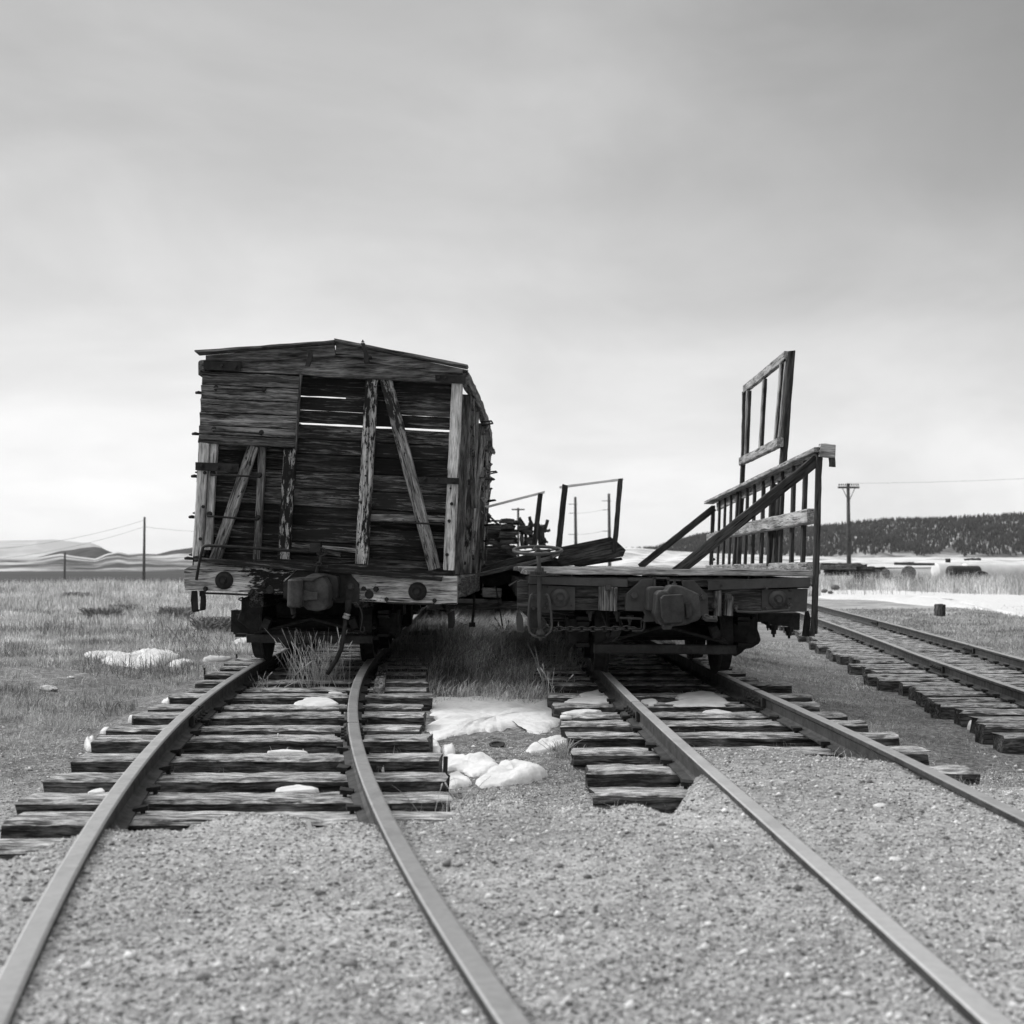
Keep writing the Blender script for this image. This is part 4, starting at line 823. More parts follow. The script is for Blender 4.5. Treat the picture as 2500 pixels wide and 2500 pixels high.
# ------------------------------------------------------------------ tilted ramp with two hand frames
ramp_ = thing('tilted_ramp', (.4, 14, .4), 'collapsed tilted timber ramp with two open handrail frames, wedged between the two cars', 'ramp')
def rb(name, a, b_, w_, Y, th, mat, n=(0, -1, 0), Y2=None, par=None, **k):
    m = MB(); p, q = W(*cm(*a), Y=Y), W(*cm(*b_), Y=Y2 or Y); m.board(p, q, w_*.2174*Y/FPX, th, n, **k); return m.build(name, mat, par or ramp_)
YR = 14.0
rb('beam', (170, 1115), (980, 905), 70, YR, .10, M['ramp_wood']); rb('beam', (180, 1165), (1010, 975), 50, YR-.1, .12, M['fascia'])
mb = MB(); mb.prism([pp(cm, *q, YR+.05) for q in ((110, 1170), (190, 1100), (640, 960), (960, 930), (1100, 1000), (1130, 1090), (720, 1140), (715, 1215), (590, 1230), (380, 1290), (290, 1295), (200, 1250), (110, 1230))], (0, 1.2, 0)); mb.build('ramp_body', M['iron_dark'], ramp_)
rb('tread', (990, 960), (1070, 920), 60, YR-.15, .2, M['post_grey']); 
mb = MB(); mb.prism([pp(cm, *q, YR) for q in ((1110, 850), (1660, 740), (1730, 790), (1830, 885), (1800, 960), (1500, 1020), (1250, 1060), (1120, 1070), (1060, 1010))], (0, .07, 0), (1, 0, .2)); mb.build('side_plank', M['ramp_wood'], ramp_, label='wide plank with a notched right end')
rb('bottom_strip', (1260, 1065), (1780, 985), 32, YR+.1, .12, M['iron_dark'])
for q, bar in ((((235, 405), (160, 1110), (870, 250), (800, 880)), ((225, 415), (915, 238))), (((1150, 155), (1070, 900), (1770, 90), (1700, 900)), ((1090, 182), (1795, 92)))):
    a, b_, c, d = q; k = YR-.1 if bar[0][0] < 500 else YR+.0
    w1 = 58 if bar[0][0] < 500 else 66; hf = None
    rb('frame_post', a, b_, w1, k, .06, M['gate_dark']); rb('frame_post', c, d, 54, k, .06, M['gate_dark'])
    rb('frame_bar', bar[0], bar[1], 26, k, .05, M['rail_bar'], seg=6, jit=.0008)
for x, y, x2, y2 in ((250, 140, 245, 400), (312, 212, 200, 1000)):
    m = MB(); m.tube([W(*cm(x, y), Y=YR+1.5), W(*cm(x2, y2), Y=YR+1.5)], .008, 6); m.lathe(W(*cm(x, y), Y=YR+1.5), (0, 0, 1), [(0, .01), (.02, .03), (.03, .01)], 8); m.build('thin_rod', M['iron'], ramp_)
m = MB(); m.tube([W(*cm(370, 1300), Y=YR), W(*cm(445, 1740), Y=YR)], .009, 6); m.build('thin_rod', M['iron'], ramp_)
m = MB(); m.tube([W(*cm(110, 1230), Y=YR-.5), W(*cm(130, 1500), Y=YR-.5), W(*cm(105, 1720), Y=YR-.5)], .016, 6); m.box(tuple(W(*cm(105, 1725), Y=YR-.5)), (.07, .03, .05)); m.tube([W(*cm(150, 1180), Y=YR-.5), W(*cm(60, 1150), Y=YR-.5), W(*cm(30, 1080), Y=YR-.5)], .03, 6); m.build('hanging_rod', M['iron_dark'], ramp_)
# ------------------------------------------------------------------ wrecked wooden car further back
YW = 22.0
wr = thing('derelict_car', (-.3, YW, -.1), 'dark derelict wooden car with collapsed stacked planks behind the tilted ramp', 'freight car', 'old freight cars standing on the tracks')
def wb(name, u0, v0, u1, v1, h, mat, Y=YW, th=.12, n=(0, -1, 0)):
    m = MB(); m.board(W(*cm(u0, v0), Y=Y), W(*cm(u1, v1), Y=Y), h*.2174*Y/FPX, th, n, jit=.008, ends=.03); return m.build(name, mat, wr)
mb = MB()
for k, v in enumerate(range(640, 1080, 55)):
    mb.board(W(*cm(-250, v), Y=YW), W(*cm(590+random.randint(-40, 15), v+random.randint(-8, 8)), Y=YW), 60*.2174*YW/FPX, .12, (0, -1, 0), jit=.008, ends=.04)
mb.build('plank_wall', M['plank_dark'], wr)
for u0, v0, u1, v1, h in ((425, 560, 558, 560, 50), (425, 625, 560, 625, 60), (260, 640, 420, 645, 45), (410, 720, 590, 725, 70), (420, 800, 580, 800, 50), (440, 855, 590, 850, 40), (640, 640, 740, 640, 50), (690, 690, 790, 700, 60), (700, 780, 790, 780, 80)):
    wb('timber_block', u0, v0, u1, v1, h, M['ramp_wood'], YW-.3, .3)
for u, v0, v1, w_ in ((655, 690, 850, 40), (760, 610, 850, 50), (860, 610, 850, 40), (895, 630, 850, 36), (700, 640, 860, 40)):
    wb('wall_post', u, v0, u+15, v1, w_, M['post_grey'] if u == 655 else M['ramp_wood'], YW-.1)
for s_ in range(14):
    mb = MB(); u = random.uniform(600, 930); v = random.uniform(600, 700); p = W(*cm(u, v), Y=YW-.15); mb.board(p, p+V((random.uniform(-.1, .1), 0, random.uniform(.05, .2))), .05, .04, (0, -1, 0), seg=3, jit=.01); mb.build('splintered_wood', M['ramp_wood'], wr)
for s_ in range(12):
    mb = MB(); p = W(*cm(random.uniform(880, 925), random.uniform(620, 850)), Y=YW-.15); mb.board(p, p+V((random.uniform(.0, .12), 0, random.uniform(-.05, .05))), .04, .04, (0, -1, 0), seg=3, jit=.01); mb.build('splintered_wood', M['ramp_wood'], wr)
m = MB(); m.tube([W(*cm(270, 480), Y=YW), W(*cm(350, 555), Y=YW)], .02, 6); m.tube([W(*cm(270, 560), Y=YW), W(*cm(420, 560), Y=YW)], .02, 6)
m.tube([W(*cm(265, 600), Y=YW), W(*cm(430, 600), Y=YW)], .015, 6); m.tube([W(*cm(560, 580), Y=YW), W(*cm(640, 580), Y=YW)], .05, 6)
m.tube([W(*cm(340, 555), Y=YW), W(*cm(400, 600), Y=YW)], .02, 6); m.build('twisted_rod', M['iron_dark'], wr)
wb('diagonal_brace', 300, 780, 600, 945, 60, M['beam'], YW-.25)
m = MB(); m.box((-.6, YW+2.5, .45), (3.0, 5, .5), 1); m.build('underframe', M['plank_dark'], wr)
m = MB(); m.prism([pp(cm, *q, YW-.2) for q in ((215, 1310), (435, 1320), (430, 1420), (225, 1415))], (0, .5, 0)); m.build('side_sill', M['beam'], wr)
m = MB(); m.box(tuple(W(*cm(420, 1390), Y=YW+.3)), (2.6, .6, .5)); m.build('side_sill', M['plank_dark'], wr)
truck(wr, -.75, YW+1.0)
# ------------------------------------------------------------------ far land
def ridge(name, sky, base, Y0, Y1, mat, rows=40, cols=260, rough=1.0, xr=(-300, 2800), kind='structure', drop=True, wave=1.0):
    """hill face: its foot at distance Y0, its crest at Y1; profiles measured as directions"""
    px = np.linspace(xr[0], xr[1], cols); s = np.interp(px, [a for a, b in sky], [b for a, b in sky]); bb = np.interp(px, [a for a, b in base], [b for a, b in base])
    u = (px-1250)/FPX; vs = []
    def hz(py, Y_): v = (1250-py)/FPX; return CAMH+Y_*(sp_+cp_*v)/(cp_-sp_*v)
    z0 = hz(bb, Y0); z1 = hz(s, Y1)
    n1 = rng.normal(0, 1, cols); 
    for r in range(rows):
        t = r/(rows-1); Yr = Y0+(Y1-Y0)*t; x = u*Yr/cp_
        e = t+wave*(.10*np.sin(t*math.pi)*np.sin(px*.021+t*5)+.05*np.sin(t*math.pi)*np.sin(px*.083-t*9))
        vs.append(np.stack([x, np.full(cols, Yr), z0+(z1-z0)*e], 1))
    if drop:
        Yr = Y1*1.15; vs.append(np.stack([u*Yr/cp_, np.full(cols, Yr), z0-20], 1)); rows += 1
    v = np.concatenate(vs); i = np.arange(rows*cols).reshape(rows, cols); a, b, c, d = i[:-1, :-1].ravel(), i[:-1, 1:].ravel(), i[1:, 1:].ravel(), i[1:, :-1].ravel()
    o = bulk(name, v, np.concatenate([np.stack([a, b, c], 1), np.stack([a, c, d], 1)]), mat, True); tag(o, kind=kind); return o, v.reshape(rows, cols, 3)
def hillmat(name, lo, hi, sc_, e, mp, det=7):
    m, nt, b = newmat(name); oc = N(nt, 'ShaderNodeTexCoord').outputs['Object']
    n1 = noise(nt, mapping(nt, oc, mp), sc_, det, .66, .5); Lk(nt, ramp(nt, n1, [(e[0], lo), ((e[0]+e[1])/2, (lo+hi)*.42), (e[1], hi)]), b.inputs['Base Color'])
    b.inputs['Roughness'].default_value = .95; b.inputs['Specular IOR Level'].default_value = .1; return m
sky1 = [(-300, 1322), (0, 1320), (80, 1319), (130, 1317), (170, 1321), (200, 1325), (222, 1325), (245, 1333), (262, 1345), (300, 1362), (500, 1372), (700, 1380)]
ridge('distant_mountain', sky1, [(-300, 1372), (2800, 1372)], 6500, 7500, hillmat('mountain', .40, .56, .002, (.35, .6), (1, 1, 3)), xr=(-300, 700), wave=.3)
sky2 = [(-300, 1362), (60, 1368), (110, 1356), (150, 1345), (175, 1343), (200, 1338), (232, 1335), (250, 1338), (270, 1347), (300, 1356), (345, 1362), (385, 1353), (420, 1344), (470, 1337), (530, 1331), (600, 1334), (800, 1340), (1100, 1350)]
ridge('dark_hill', sky2, [(-300, 1376), (2800, 1376)], 2600, 3200, hillmat('dark_hill', .03, .10, .012, (.42, .7), (1, 1, 2)), xr=(-300, 1150))
sky3 = [(-300, 1362), (60, 1362), (100, 1360), (150, 1352), (185, 1358), (235, 1364), (262, 1352), (290, 1347), (315, 1353), (345, 1351), (400, 1354), (440, 1350), (500, 1351), (560, 1354), (900, 1362), (1200, 1360), (1330, 1352), (1450, 1346)]
ridge('snowy_hill', sky3, [(-300, 1399), (600, 1398), (2800, 1396)], 900, 1500, hillmat('snowy_hill', .06, .52, .011, (.42, .60), (1, .8, 2.6)), xr=(-300, 1450), wave=.25)
sky4 = [(1300, 1353), (1420, 1346), (1460, 1342), (1527, 1337), (1560, 1338), (1600, 1342), (1650, 1346), (1760, 1352), (1960, 1358), (2100, 1360), (2800, 1362)]
ridge('snow_slope', sky4, [(1200, 1390), (1650, 1392), (1960, 1386), (2800, 1384)], 300, 620, hillmat('snow_slope', .10, .66, .03, (.32, .52), (.4, .9, 6)), xr=(1180, 2800))
# lake plain
mb_ = hillmat('lake', .05, .09, .01, (.3, .7), (.3, 3, 1))
lk = bulk('lake', np.array([(-1400, 240, -5.0), (-10, 240, -5.0), (-10, 900, -5.0), (-1400, 900, -5.0)]), np.array([(0, 1, 2), (0, 2, 3)]), mb_); tag(lk, kind='structure')
# forest hill
sky5 = [(1400, 1352), (1600, 1342), (1640, 1329), (1692, 1314), (1733, 1306), (1800, 1300), (1880, 1297), (1960, 1291), (2004, 1289), (2076, 1279), (2123, 1275), (2181, 1270), (2251, 1271), (2309, 1268), (2403, 1262), (2500, 1257), (2800, 1250)]
base5 = [(1400, 1356), (1620, 1351), (1800, 1358), (1960, 1362), (2050, 1358), (2090, 1352), (2120, 1356), (2200, 1350), (2265, 1357), (2295, 1350), (2310, 1338), (2325, 1345), (2350, 1356), (2450, 1356), (2800, 1358)]
o5, g5 = ridge('forest_hill', sky5, [(1400, 1362), (2800, 1366)], 1300, 2100, hillmat('forest_floor', .10, .50, .02, (.42, .62), (1, 1, 1)), xr=(1400, 2800), rows=40, cols=300)
ntr = 24000; rr, cc = g5.shape[0]-1, g5.shape[1]
ti = rng.random(ntr)**.85*(rr-1.01); tj = rng.random(ntr)*(cc-1.01); i0, j0 = ti.astype(int), tj.astype(int); fi, fj = (ti-i0)[:, None], (tj-j0)[:, None]
P = g5[i0, j0]*(1-fi)*(1-fj)+g5[i0+1, j0]*fi*(1-fj)+g5[i0, j0+1]*(1-fi)*fj+g5[i0+1, j0+1]*fi*fj
pxx = 1250+FPX*P[:, 0]/P[:, 1]; pyy = 1250-FPX*(np.tan(np.arctan2(P[:, 2]-CAMH, P[:, 1])-PITCH))
lim = np.interp(pxx, [a for a, b in base5], [b for a, b in base5])+3*np.sin(pxx*.11)+2*np.sin(pxx*.31)
dens = np.sin(pxx*.035+pyy*.12)*np.sin(pxx*.013-pyy*.3+2)+.8*np.sin(pxx*.4+3)*np.sin(pyy*.8)
keep = (pyy < lim) & ((dens < .55) | (rng.random(ntr) < .45)); P = P[keep]; n = len(P)
h = rng.uniform(4, 8.5, n); r = h*rng.uniform(.15, .22, n); ang = np.arange(5)*2*math.pi/5
def tier(z0, z1, rs):
    ring = np.stack([np.cos(ang)[None]*r[:, None]*rs, np.sin(ang)[None]*r[:, None]*rs, np.broadcast_to((h*z0)[:, None], (n, 5))], -1)
    apex = np.stack([np.zeros(n), np.zeros(n), h*z1], -1)[:, None]; return np.concatenate([ring, apex], 1)+P[:, None]
vv = np.concatenate([tier(.08, .62, 1.0), tier(.38, 1.0, .68)], 1); tri = np.array([[k, (k+1) % 5, 5] for k in range(5)]+[[6+k, 6+(k+1) % 5, 11] for k in range(5)])
fo = bulk('forest', vv.reshape(-1, 3), (np.arange(n)[:, None, None]*12+tri[None]).reshape(-1, 3), plain('conifer', .030, .055, .3, 1, isl=.9)); tag(fo, 'dark conifer forest covering the far hill on the right', 'forest', kind='stuff')
# ------------------------------------------------------------------ poles and wires
def pole(px, ytop, Y, base_z, r, label, arms=(), name='utility_pole', lean=0, group='wooden utility poles'):
    t_ = W(px, ytop, Y=Y); t = thing(name, (t_.x-lean, Y, base_z), label, 'utility pole', group)
    m = MB(); m.tube([(t_.x-lean, Y, base_z), (t_.x, Y, t_.z)], [r*1.25, r*.8], 10); m.build('shaft', M['pole'], t, smooth=True)
    for (dz, L_, th, off) in arms:
        m = MB(); m.board((t_.x-L_/2+off, Y-r, t_.z-dz), (t_.x+L_/2+off, Y-r, t_.z-dz), th, th, (0, -1, 0), seg=2, jit=0); ar = m.build('crossarm', M['pole'], t)
        if L_ > 2.2 and th > .12:
            for k in range(10):
                x = t_.x-L_/2+.12+(L_-.24)*k/9+off; m = MB(); m.lathe((x, Y-r, t_.z-dz+th/2), (0, 0, 1), [(0, .02), (.12, .02), (.12, .07), (.24, .075), (.3, .03)], 8); m.build('insulator', M['iron_dark'], ar)
            m = MB()
            for s in (-1, 1): m.tube([(t_.x+s*L_*.30, Y-r, t_.z-dz-.05), (t_.x, Y-r, t_.z-dz-1.5)], .04, 5)
            m.build('arm_brace', M['pole'], t)
    return t_
M['pole'] = plain('pole', .05, .11, 3, .9)
pr_ = pole(2070, 1184, 130, -.3, .17, 'tall telegraph pole with a wide crossarm full of insulators before the forest hill', ((.25, 9.2*.24*.92, .16, .1),)) if False else None
tp5 = pole(2070.5, 1180, 130, -.3, .20, 'tall telegraph pole with a wide insulator crossarm standing before the forest hill', ((.45, 2.25, .2, .0),))
tpL1 = pole(353, 1262, 150, -4, .16, 'tall thin pole without crossarm left of the boxcar', lean=-.0); tpL2 = pole(158.5, 1348, 150, -5, .14, 'short leftmost pole on the lakeside plain')
tpC = pole(1265, 1240, 90, -.5, .10, 'pole with one plain crossbar rising behind the derelict car', ((.12, .95, .10, 0),))
def ladderpole(px, yt, lab):
    return pole(px, yt, 150, -3, .20, lab, ((.9, 1.1, .07, -.3), (2.0, .9, .07, -.3), (4.6, 1.1, .07, -.3), (7.4, 1.1, .07, -.3)), lean=-.1)
tpM1 = ladderpole(1404.5, 1213, 'left one of two tall poles seen inside the right handrail frame'); tpM2 = ladderpole(1486.5, 1205, 'right one of two tall poles seen inside the right handrail frame')
pole(1350, 0, 1, 0, 0, '') if False else None
mx_ = plain('wire', .12, .2, 2)
def wire(a, b_, sag, r=.012, label='thin cable'):
    a, b_ = V(a), V(b_); m = MB(); m.tube([a.lerp(b_, t)-V((0, 0, sag*4*t*(1-t))) for t in np.linspace(0, 1, 14)], r, 4); o = m.build('cable', mx_); return tag(o, label, 'cable', 'overhead cables')
wire(tp5, W(2600, 1163, Y=118), .15, .012, 'faint cable running right from the crossarm of the telegraph pole')
wire(tpL1+V((0, 0, -.4)), W(-100, 1345, Y=150), .8, .016, 'upper faint cable descending left from the tall thin pole'); wire(tpL1+V((0, 0, -1.2)), W(-100, 1372, Y=150), .8, .016, 'lower faint cable descending left from the tall thin pole'); wire(tpL1+V((0, 0, -1.2)), W(620, 1298, Y=150), .3, .014, 'faint cable running right from the tall thin pole towards the boxcar')
for k, (z, lb) in enumerate(((2.0, 'upper faint cable slung between the two tall poles'), (4.6, 'middle faint cable slung between the two tall poles'), (7.4, 'lower faint cable slung between the two tall poles'))): wire(tpM1-V((.8, 0, z)), tpM2-V((.8, 0, z)), .15, .012, lb)
# ------------------------------------------------------------------ yard things at the right, far off
YS = 62.0
def R_(u, v, Y): return W(*cr(u, v), Y=Y)
def gnd(px, Y): return float(gz((px-1250)/FPX*Y, Y))
tp_ = thing('timber_stack', (R_(400, 1150, YS).x, YS, -.3), 'low dark stack of old timbers in dry grass behind the railing', 'timber stack')
rows_ = [(185, 1055, 560), (190, 1040, 620), (200, 1030, 500), (380, 1028, 610), (540, 1045, 670), (560, 1065, 740), (580, 1100, 800), (220, 1085, 600), (240, 1115, 620), (600, 1130, 780), (600, 1080, 860)]
for i, (u0, v, u1) in enumerate(rows_):
    m = MB(); y = YS+random.uniform(-.3, .3); m.board(R_(u0, v, y), R_(u1, v+random.randint(-6, 6), y+random.uniform(-.5, .5)), .24, .24, (0, -1, 0), seg=6, jit=.015, ends=.03); m.build('timber', M['plank_dark'] if i % 3 else M['fascia'], tp_)
for k, (u0, u1, v, lb) in enumerate(((540, 1290, 1172, 'long log lying in the grass in front of the timber stack'), (960, 1380, 1012, 'thin dark log on the snow line beyond the timber stack'))):
    m = MB(); m.tube([R_(u0, v, YS-3), R_((u0+u1)/2, v+6, YS-3), R_(u1, v+8, YS-3)], [.20, .16, .1] if k == 0 else [.07, .07, .06], 10); tag(m.build('log', M['beam'], smooth=True), lb, 'log')
for k, (u, v, r, lb) in enumerate(((805, 1185, .24, 'round cut stump end beside the long log'), (1110, 1110, .34, 'grey boulder between the timber stack and the pale tanks'), (870, 1110, .2, 'round log end sticking out of the timber stack'))):
    m = MB(); o = R_(u, v, YS-4); m.lathe(o, (-.3, -1, .05), [(-.8, r), (0, r), (.02, r*.9), (.02, 0)], 14); tag(m.build('boulder' if k == 1 else 'log', M['post_grey']), lb, 'boulder' if k == 1 else 'log')
M['white_tank'] = plain('white_tank', .62, .8, 1.5, .5); M['dull_tank'] = plain('dull_tank', .34, .48, 2, .7)
def tank(u0, u1, vt, vb, mat, lb, Y, name='storage_tank', cat='tank', skew=.25, grp=None):
    a, b_ = R_(u0, (vt+vb)/2, Y), R_(u1, (vt+vb)/2, Y+abs(u1-u0)*.233/FPX*Y*skew); r = (vb-vt)*.233/2/FPX*Y; L_ = (b_-a).length; ax = b_-a
    m = MB(); m.lathe(a, ax, [(-r*.18, 0), (-r*.15, r*.5), (-r*.08, r*.8), (0, r*.96), (.03, r), (L_*.5, r), (L_*.5+.02, r*1.015), (L_*.5+.06, r), (L_, r), (L_+r*.1, r*.8), (L_+r*.16, 0)], 28)
    t = thing(name, (a.x, a.y, a.z-r), lb, cat, grp); m.build('shell', mat, t, smooth=False); 
    for f in (.2, .8):
        s = MB(); q = a+ax*f; s.box((q.x, q.y, q.z-r*.85), (.12, r*1.2, r*.5)); s.build('saddle', M['iron_dark'], t)
    return t
tank(1390, 1640, 1008, 1190, M['white_tank'], 'pale rounded tank behind the dark drum at the right edge', 66, grp='tanks lying in the yard'); tank(1690, 2330, 1010, 1170, M['white_tank'], 'long pale tank running out of the picture on the right', 70, grp='tanks lying in the yard'); tank(1540, 1830, 1035, 1165, M['iron'], 'dark lying drum in front of the pale tanks', 60, 'drum', 'drum', .5)
tank(760, 1080, 1070, 1175, M['dull_tank'], 'low pale culvert pipe lying behind the long log', 64, 'culvert_pipe', 'pipe')
t = thing('cart_frame', (R_(1750, 1220, 60).x, 58, -.2), 'low dark wheeled frame under the dark drum', 'cart')
m = MB(); m.board(R_(1610, 1150, 59), R_(1860, 1160, 59), .18, .3, (0, 0, 1), jit=.01); m.board(R_(1660, 1215, 59), R_(1900, 1225, 59), .3, .2, (0, -1, 0), jit=.01); m.build('chassis', M['iron_dark'], t)
for u in (1585, 1870):
    m = MB(); m.lathe(R_(u, 1200, 59), (.2, -1, 0), [(-.1, .5), (.1, .5), (.1, .42), (.02, .4), (.02, .1), (.12, .1), (.12, 0)], 18); m.build('wheel', M['iron'], t)
for u, v, w_, h_, Y, lb in ((1435, 1480, 100, 75, 29, 'dark square stump on the grass near the snow strip'), (1520, 975, 45, 28, 90, 'small dark block on the far snow slope')):
    m = MB(); o = R_(u, v, Y); m.board(o+V((0, 0, -.18)), o+V((.01, 0, h_*.233*Y/FPX/2)), w_*.233*Y/FPX, w_*.2*Y/FPX, (0, -1, 0), seg=4, jit=.008, ch=.15, ends=.01); tag(m.build('stump', M['plank_dark']), lb, 'stump')
for u, v, w_, lb in ((225, 1300, 70, 'dark boulder at the left end of the snow strip'), (290, 1315, 55, 'smaller grey boulder beside the dark boulder'), (340, 1262, 90, 'rounded pale boulder behind the other two at the snow strip')):
    m = MB(); Y = 40; o = R_(u, v, Y); r = w_*.233*Y/FPX/2; bmm = bmesh.new(); bmesh.ops.create_icosphere(bmm, subdivisions=3, radius=r)
    for q in bmm.verts: q.co = V((q.co.x, q.co.y, q.co.z*.62))*(1+.12*math.sin(q.co.x*9/r)*math.cos(q.co.z*5/r+u)); 
    m.add([o+q.co for q in bmm.verts], [[x.index for x in f.verts] for f in bmm.faces], [tuple(q.co) for q in bmm.verts]); bmm.free(); tag(m.build('boulder', M['boulder'] if 'boulder' in M else plain('boulder', .10, .22, 4), smooth=True), lb, 'boulder')
# far dark sleepers on the grass line
for k, (u0, u1, v, lb) in enumerate(((1700, 1860, 968, 'dark sleepers on the skyline above the pale tanks'), (1040, 1160, 1008, 'short dark timber lying before the snow slope'))):
    m = MB(); m.board(R_(u0, v, 90), R_(u1, v, 90), .14, .3, (0, -1, 0), jit=.02); tag(m.build('timber', M['beam']), lb, 'timber')
# ------------------------------------------------------------------ snow patches
def snow(c, pts, h, label, lift=.0, Zf=None, n_=6):
    P = [W(*c(u, v), Z=Zf) if Zf is not None else G(*c(u, v)) for u, v in pts]; Q = []
    for i in range(len(P)):
        for s in range(n_): 
            t = s/n_; p0, p1, p2, p3 = P[i-1], P[i], P[(i+1) % len(P)], P[(i+2) % len(P)]
            q = .5*((2*p1)+(p2-p0)*t+(2*p0-5*p1+4*p2-p3)*t*t+(3*p1-p0-3*p2+p3)*t**3); Q.append(q)
    sz = (max(q.x for q in Q)-min(q.x for q in Q)); ph = random.uniform(0, 6); JT = []; ce = sum(Q, V((0, 0, 0)))/len(Q)
    for i, q in enumerate(Q): k_ = (random.gauss(0, .010)+.018*math.sin(i*1.7+ph)+.012*math.sin(i*.61+ph*2))*min(sz, .6)/.5; JT.append((q-ce).normalized()*k_); m = MB(); vs = []; rings = [1.02, .97, .88, .74, .55, .32, .0]; hh = [-.012, .30, .48, .62, .72, .7, .65]
    for r_, f in zip(rings, hh):
        for i, q in enumerate(Q):
            p = ce.lerp(q, r_)+JT[i]*r_**4; g = Zf if Zf is not None else float(gz(p.x, p.y))
            p.z = g+lift+(f*h*(1+.30*math.sin(p.x*9+p.y*5)+.25*math.sin(p.x*23-p.y*11)+.15*math.sin(p.x*51+p.y*37)) if f > 0 else -.012); vs.append(p)
    k = len(Q); fs = [[a*k+i, a*k+(i+1) % k, (a+1)*k+(i+1) % k, (a+1)*k+i] for a in range(len(rings)-1) for i in range(k)]
    m.add(vs, fs, [tuple(p) for p in vs]); o = m.build('snow_patch', M['snow'], smooth=True); tag(o, label, 'snow patch', 'leftover snow patches'); return o
snow(cs, [(195, 800), (600, 780), (980, 803), (1320, 815), (1356, 835), (1352, 935), (1435, 938), (1405, 1040), (1270, 1118), (1120, 1115), (1150, 1045), (960, 1072), (760, 1110), (640, 1112), (420, 1150), (280, 1185), (165, 1150), (160, 1060), (260, 1010), (200, 930)], .04, 'largest snow patch filling the gap between the two tracks')
snow(cs, [(1478, 1150), (1475, 1230), (1300, 1290), (1125, 1305), (1130, 1265), (1260, 1205)], .035, 'slim snow patch beside the tie ends of the gravelled track')
snow(cs, [(285, 1370), (440, 1342), (510, 1385), (640, 1362), (760, 1370), (828, 1450), (700, 1520), (560, 1530), (480, 1480), (310, 1470)], .045, 'lumpy snow mound by the ties of the curving track, next to the rod')
snow(cs, [(355, 1540), (440, 1492), (520, 1530), (585, 1605), (480, 1635), (380, 1640)], .04, 'smallest rounded snow lump at the end of the curving track ties')
snow(cs, [(620, 1612), (760, 1510), (950, 1450), (1180, 1447), (1295, 1530), (1180, 1575), (880, 1622)], .06, 'smooth thick snow mound nearest to the camera between the tracks')
snow(cs, [(180, 1240), (280, 1268), (292, 1322), (200, 1315)], .05, 'small snow lump tucked against the ties above the lumpy mound'); snow(cs, [(300, 1292), (380, 1272), (435, 1330), (330, 1342)], .05, 'small snow lump behind the lumpy mound')
TZ = -.126
for c, q, lb in ((ct, [(250, 525), (400, 487), (590, 478), (612, 510), (560, 532)], 'snow sheet on the ties just left of the left flatcar rail'), (ct, [(370, 470), (480, 440), (592, 418), (605, 450), (500, 474)], 'tapering snow strip behind the snow sheet left of the flatcar rail'),
                 (ct, [(1040, 545), (1180, 512), (1130, 488), (1230, 450), (1400, 445), (1530, 515), (1495, 550)], 'flat snow sheet between the rails in front of the flatcar'), (ct, [(855, 515), (940, 500), (980, 520), (970, 545), (890, 545)], 'small snow scrap right beside the left flatcar rail'),
                 (ct, [(245, 612), (380, 587), (545, 598), (400, 616)], 'thin snow strip along the top of one tie left of the flatcar rail'), (ct, [(1340, 608), (1440, 587), (1560, 612)], 'thin snow scrap on a tie between the flatcar rails'),
                 (cb, [(1050, 706), (1115, 660), (1280, 656), (1362, 706)], 'snow wedge between the ties under the dry weeds'), (cb, [(885, 1387), (1040, 1342), (1195, 1370), (1170, 1386)], 'snow wedge on the ties nearest the gravel'), (cb, [(820, 1080), (900, 1066), (1000, 1066), (1130, 1082)], 'thin snow wedge in the middle of the curving track'),
                 (cb, [(1290, 615), (1340, 606), (1410, 622), (1330, 628)], 'tiny snow scrap between the ties by the inner rail'), (crop(90, 1700, 500/1932), [(480, 905), (600, 868), (640, 900)], 'tiny snow scrap on a tie outside the left rail')):
    snow(c, q, .009, lb, 0, TZ)
snow(cl, [(605, 1540), (700, 1495), (900, 1468), (1170, 1435), (1290, 1440), (1330, 1500), (1180, 1560), (960, 1590), (800, 1572)], .08, 'long bright snow bank in the grass left of the boxcar')
snow(cl, [(440, 1480), (560, 1445), (760, 1442), (880, 1468), (700, 1490), (560, 1500)], .05, 'thin snow bank behind the long bright one'); snow(cl, [(1240, 1560), (1380, 1520), (1480, 1540), (1360, 1580)], .05, 'snow patch among weeds at the right tip of the long snow bank')
snow(cl, [(1560, 1520), (1700, 1490), (1850, 1500), (1720, 1530)], .05, 'snow patch beside the far tie ends of the curving track'); snow(cl, [(1820, 1355), (1930, 1330), (2050, 1320), (2100, 1345), (1960, 1375)], .05, 'farthest snow patch beside the boxcar wheel')
for q, lb in (([(1195, 45), (1250, 32), (1250, 65), (1180, 62)], 'snow scrap behind the farther iron stake'), ([(860, 245), (920, 225), (920, 250)], 'snow scrap at the end of the tie nearest the weeds'), ([(600, 350), (680, 305), (682, 350)], 'snow scrap at the middle tie end on the left'), ([(455, 480), (490, 430), (538, 415), (538, 515), (470, 515)], 'snow lump at the nearest exposed tie end on the left')):
    snow(crop(90, 1700, 500/1932), q, .05, lb)
snow(cr, [(180, 1292), (450, 1277), (900, 1290), (1400, 1318), (1900, 1335), (2450, 1350), (2450, 1560), (1900, 1500), (1600, 1470), (1100, 1445), (700, 1390), (190, 1372)], .10, 'broad snow strip crossing the grass beyond the raised track')
snow(crop(1850, 1500, 550/1932), [(1800, 985), (1830, 945), (1885, 930), (1900, 990)], .08, 'snow lump at the tie ends of the raised track')

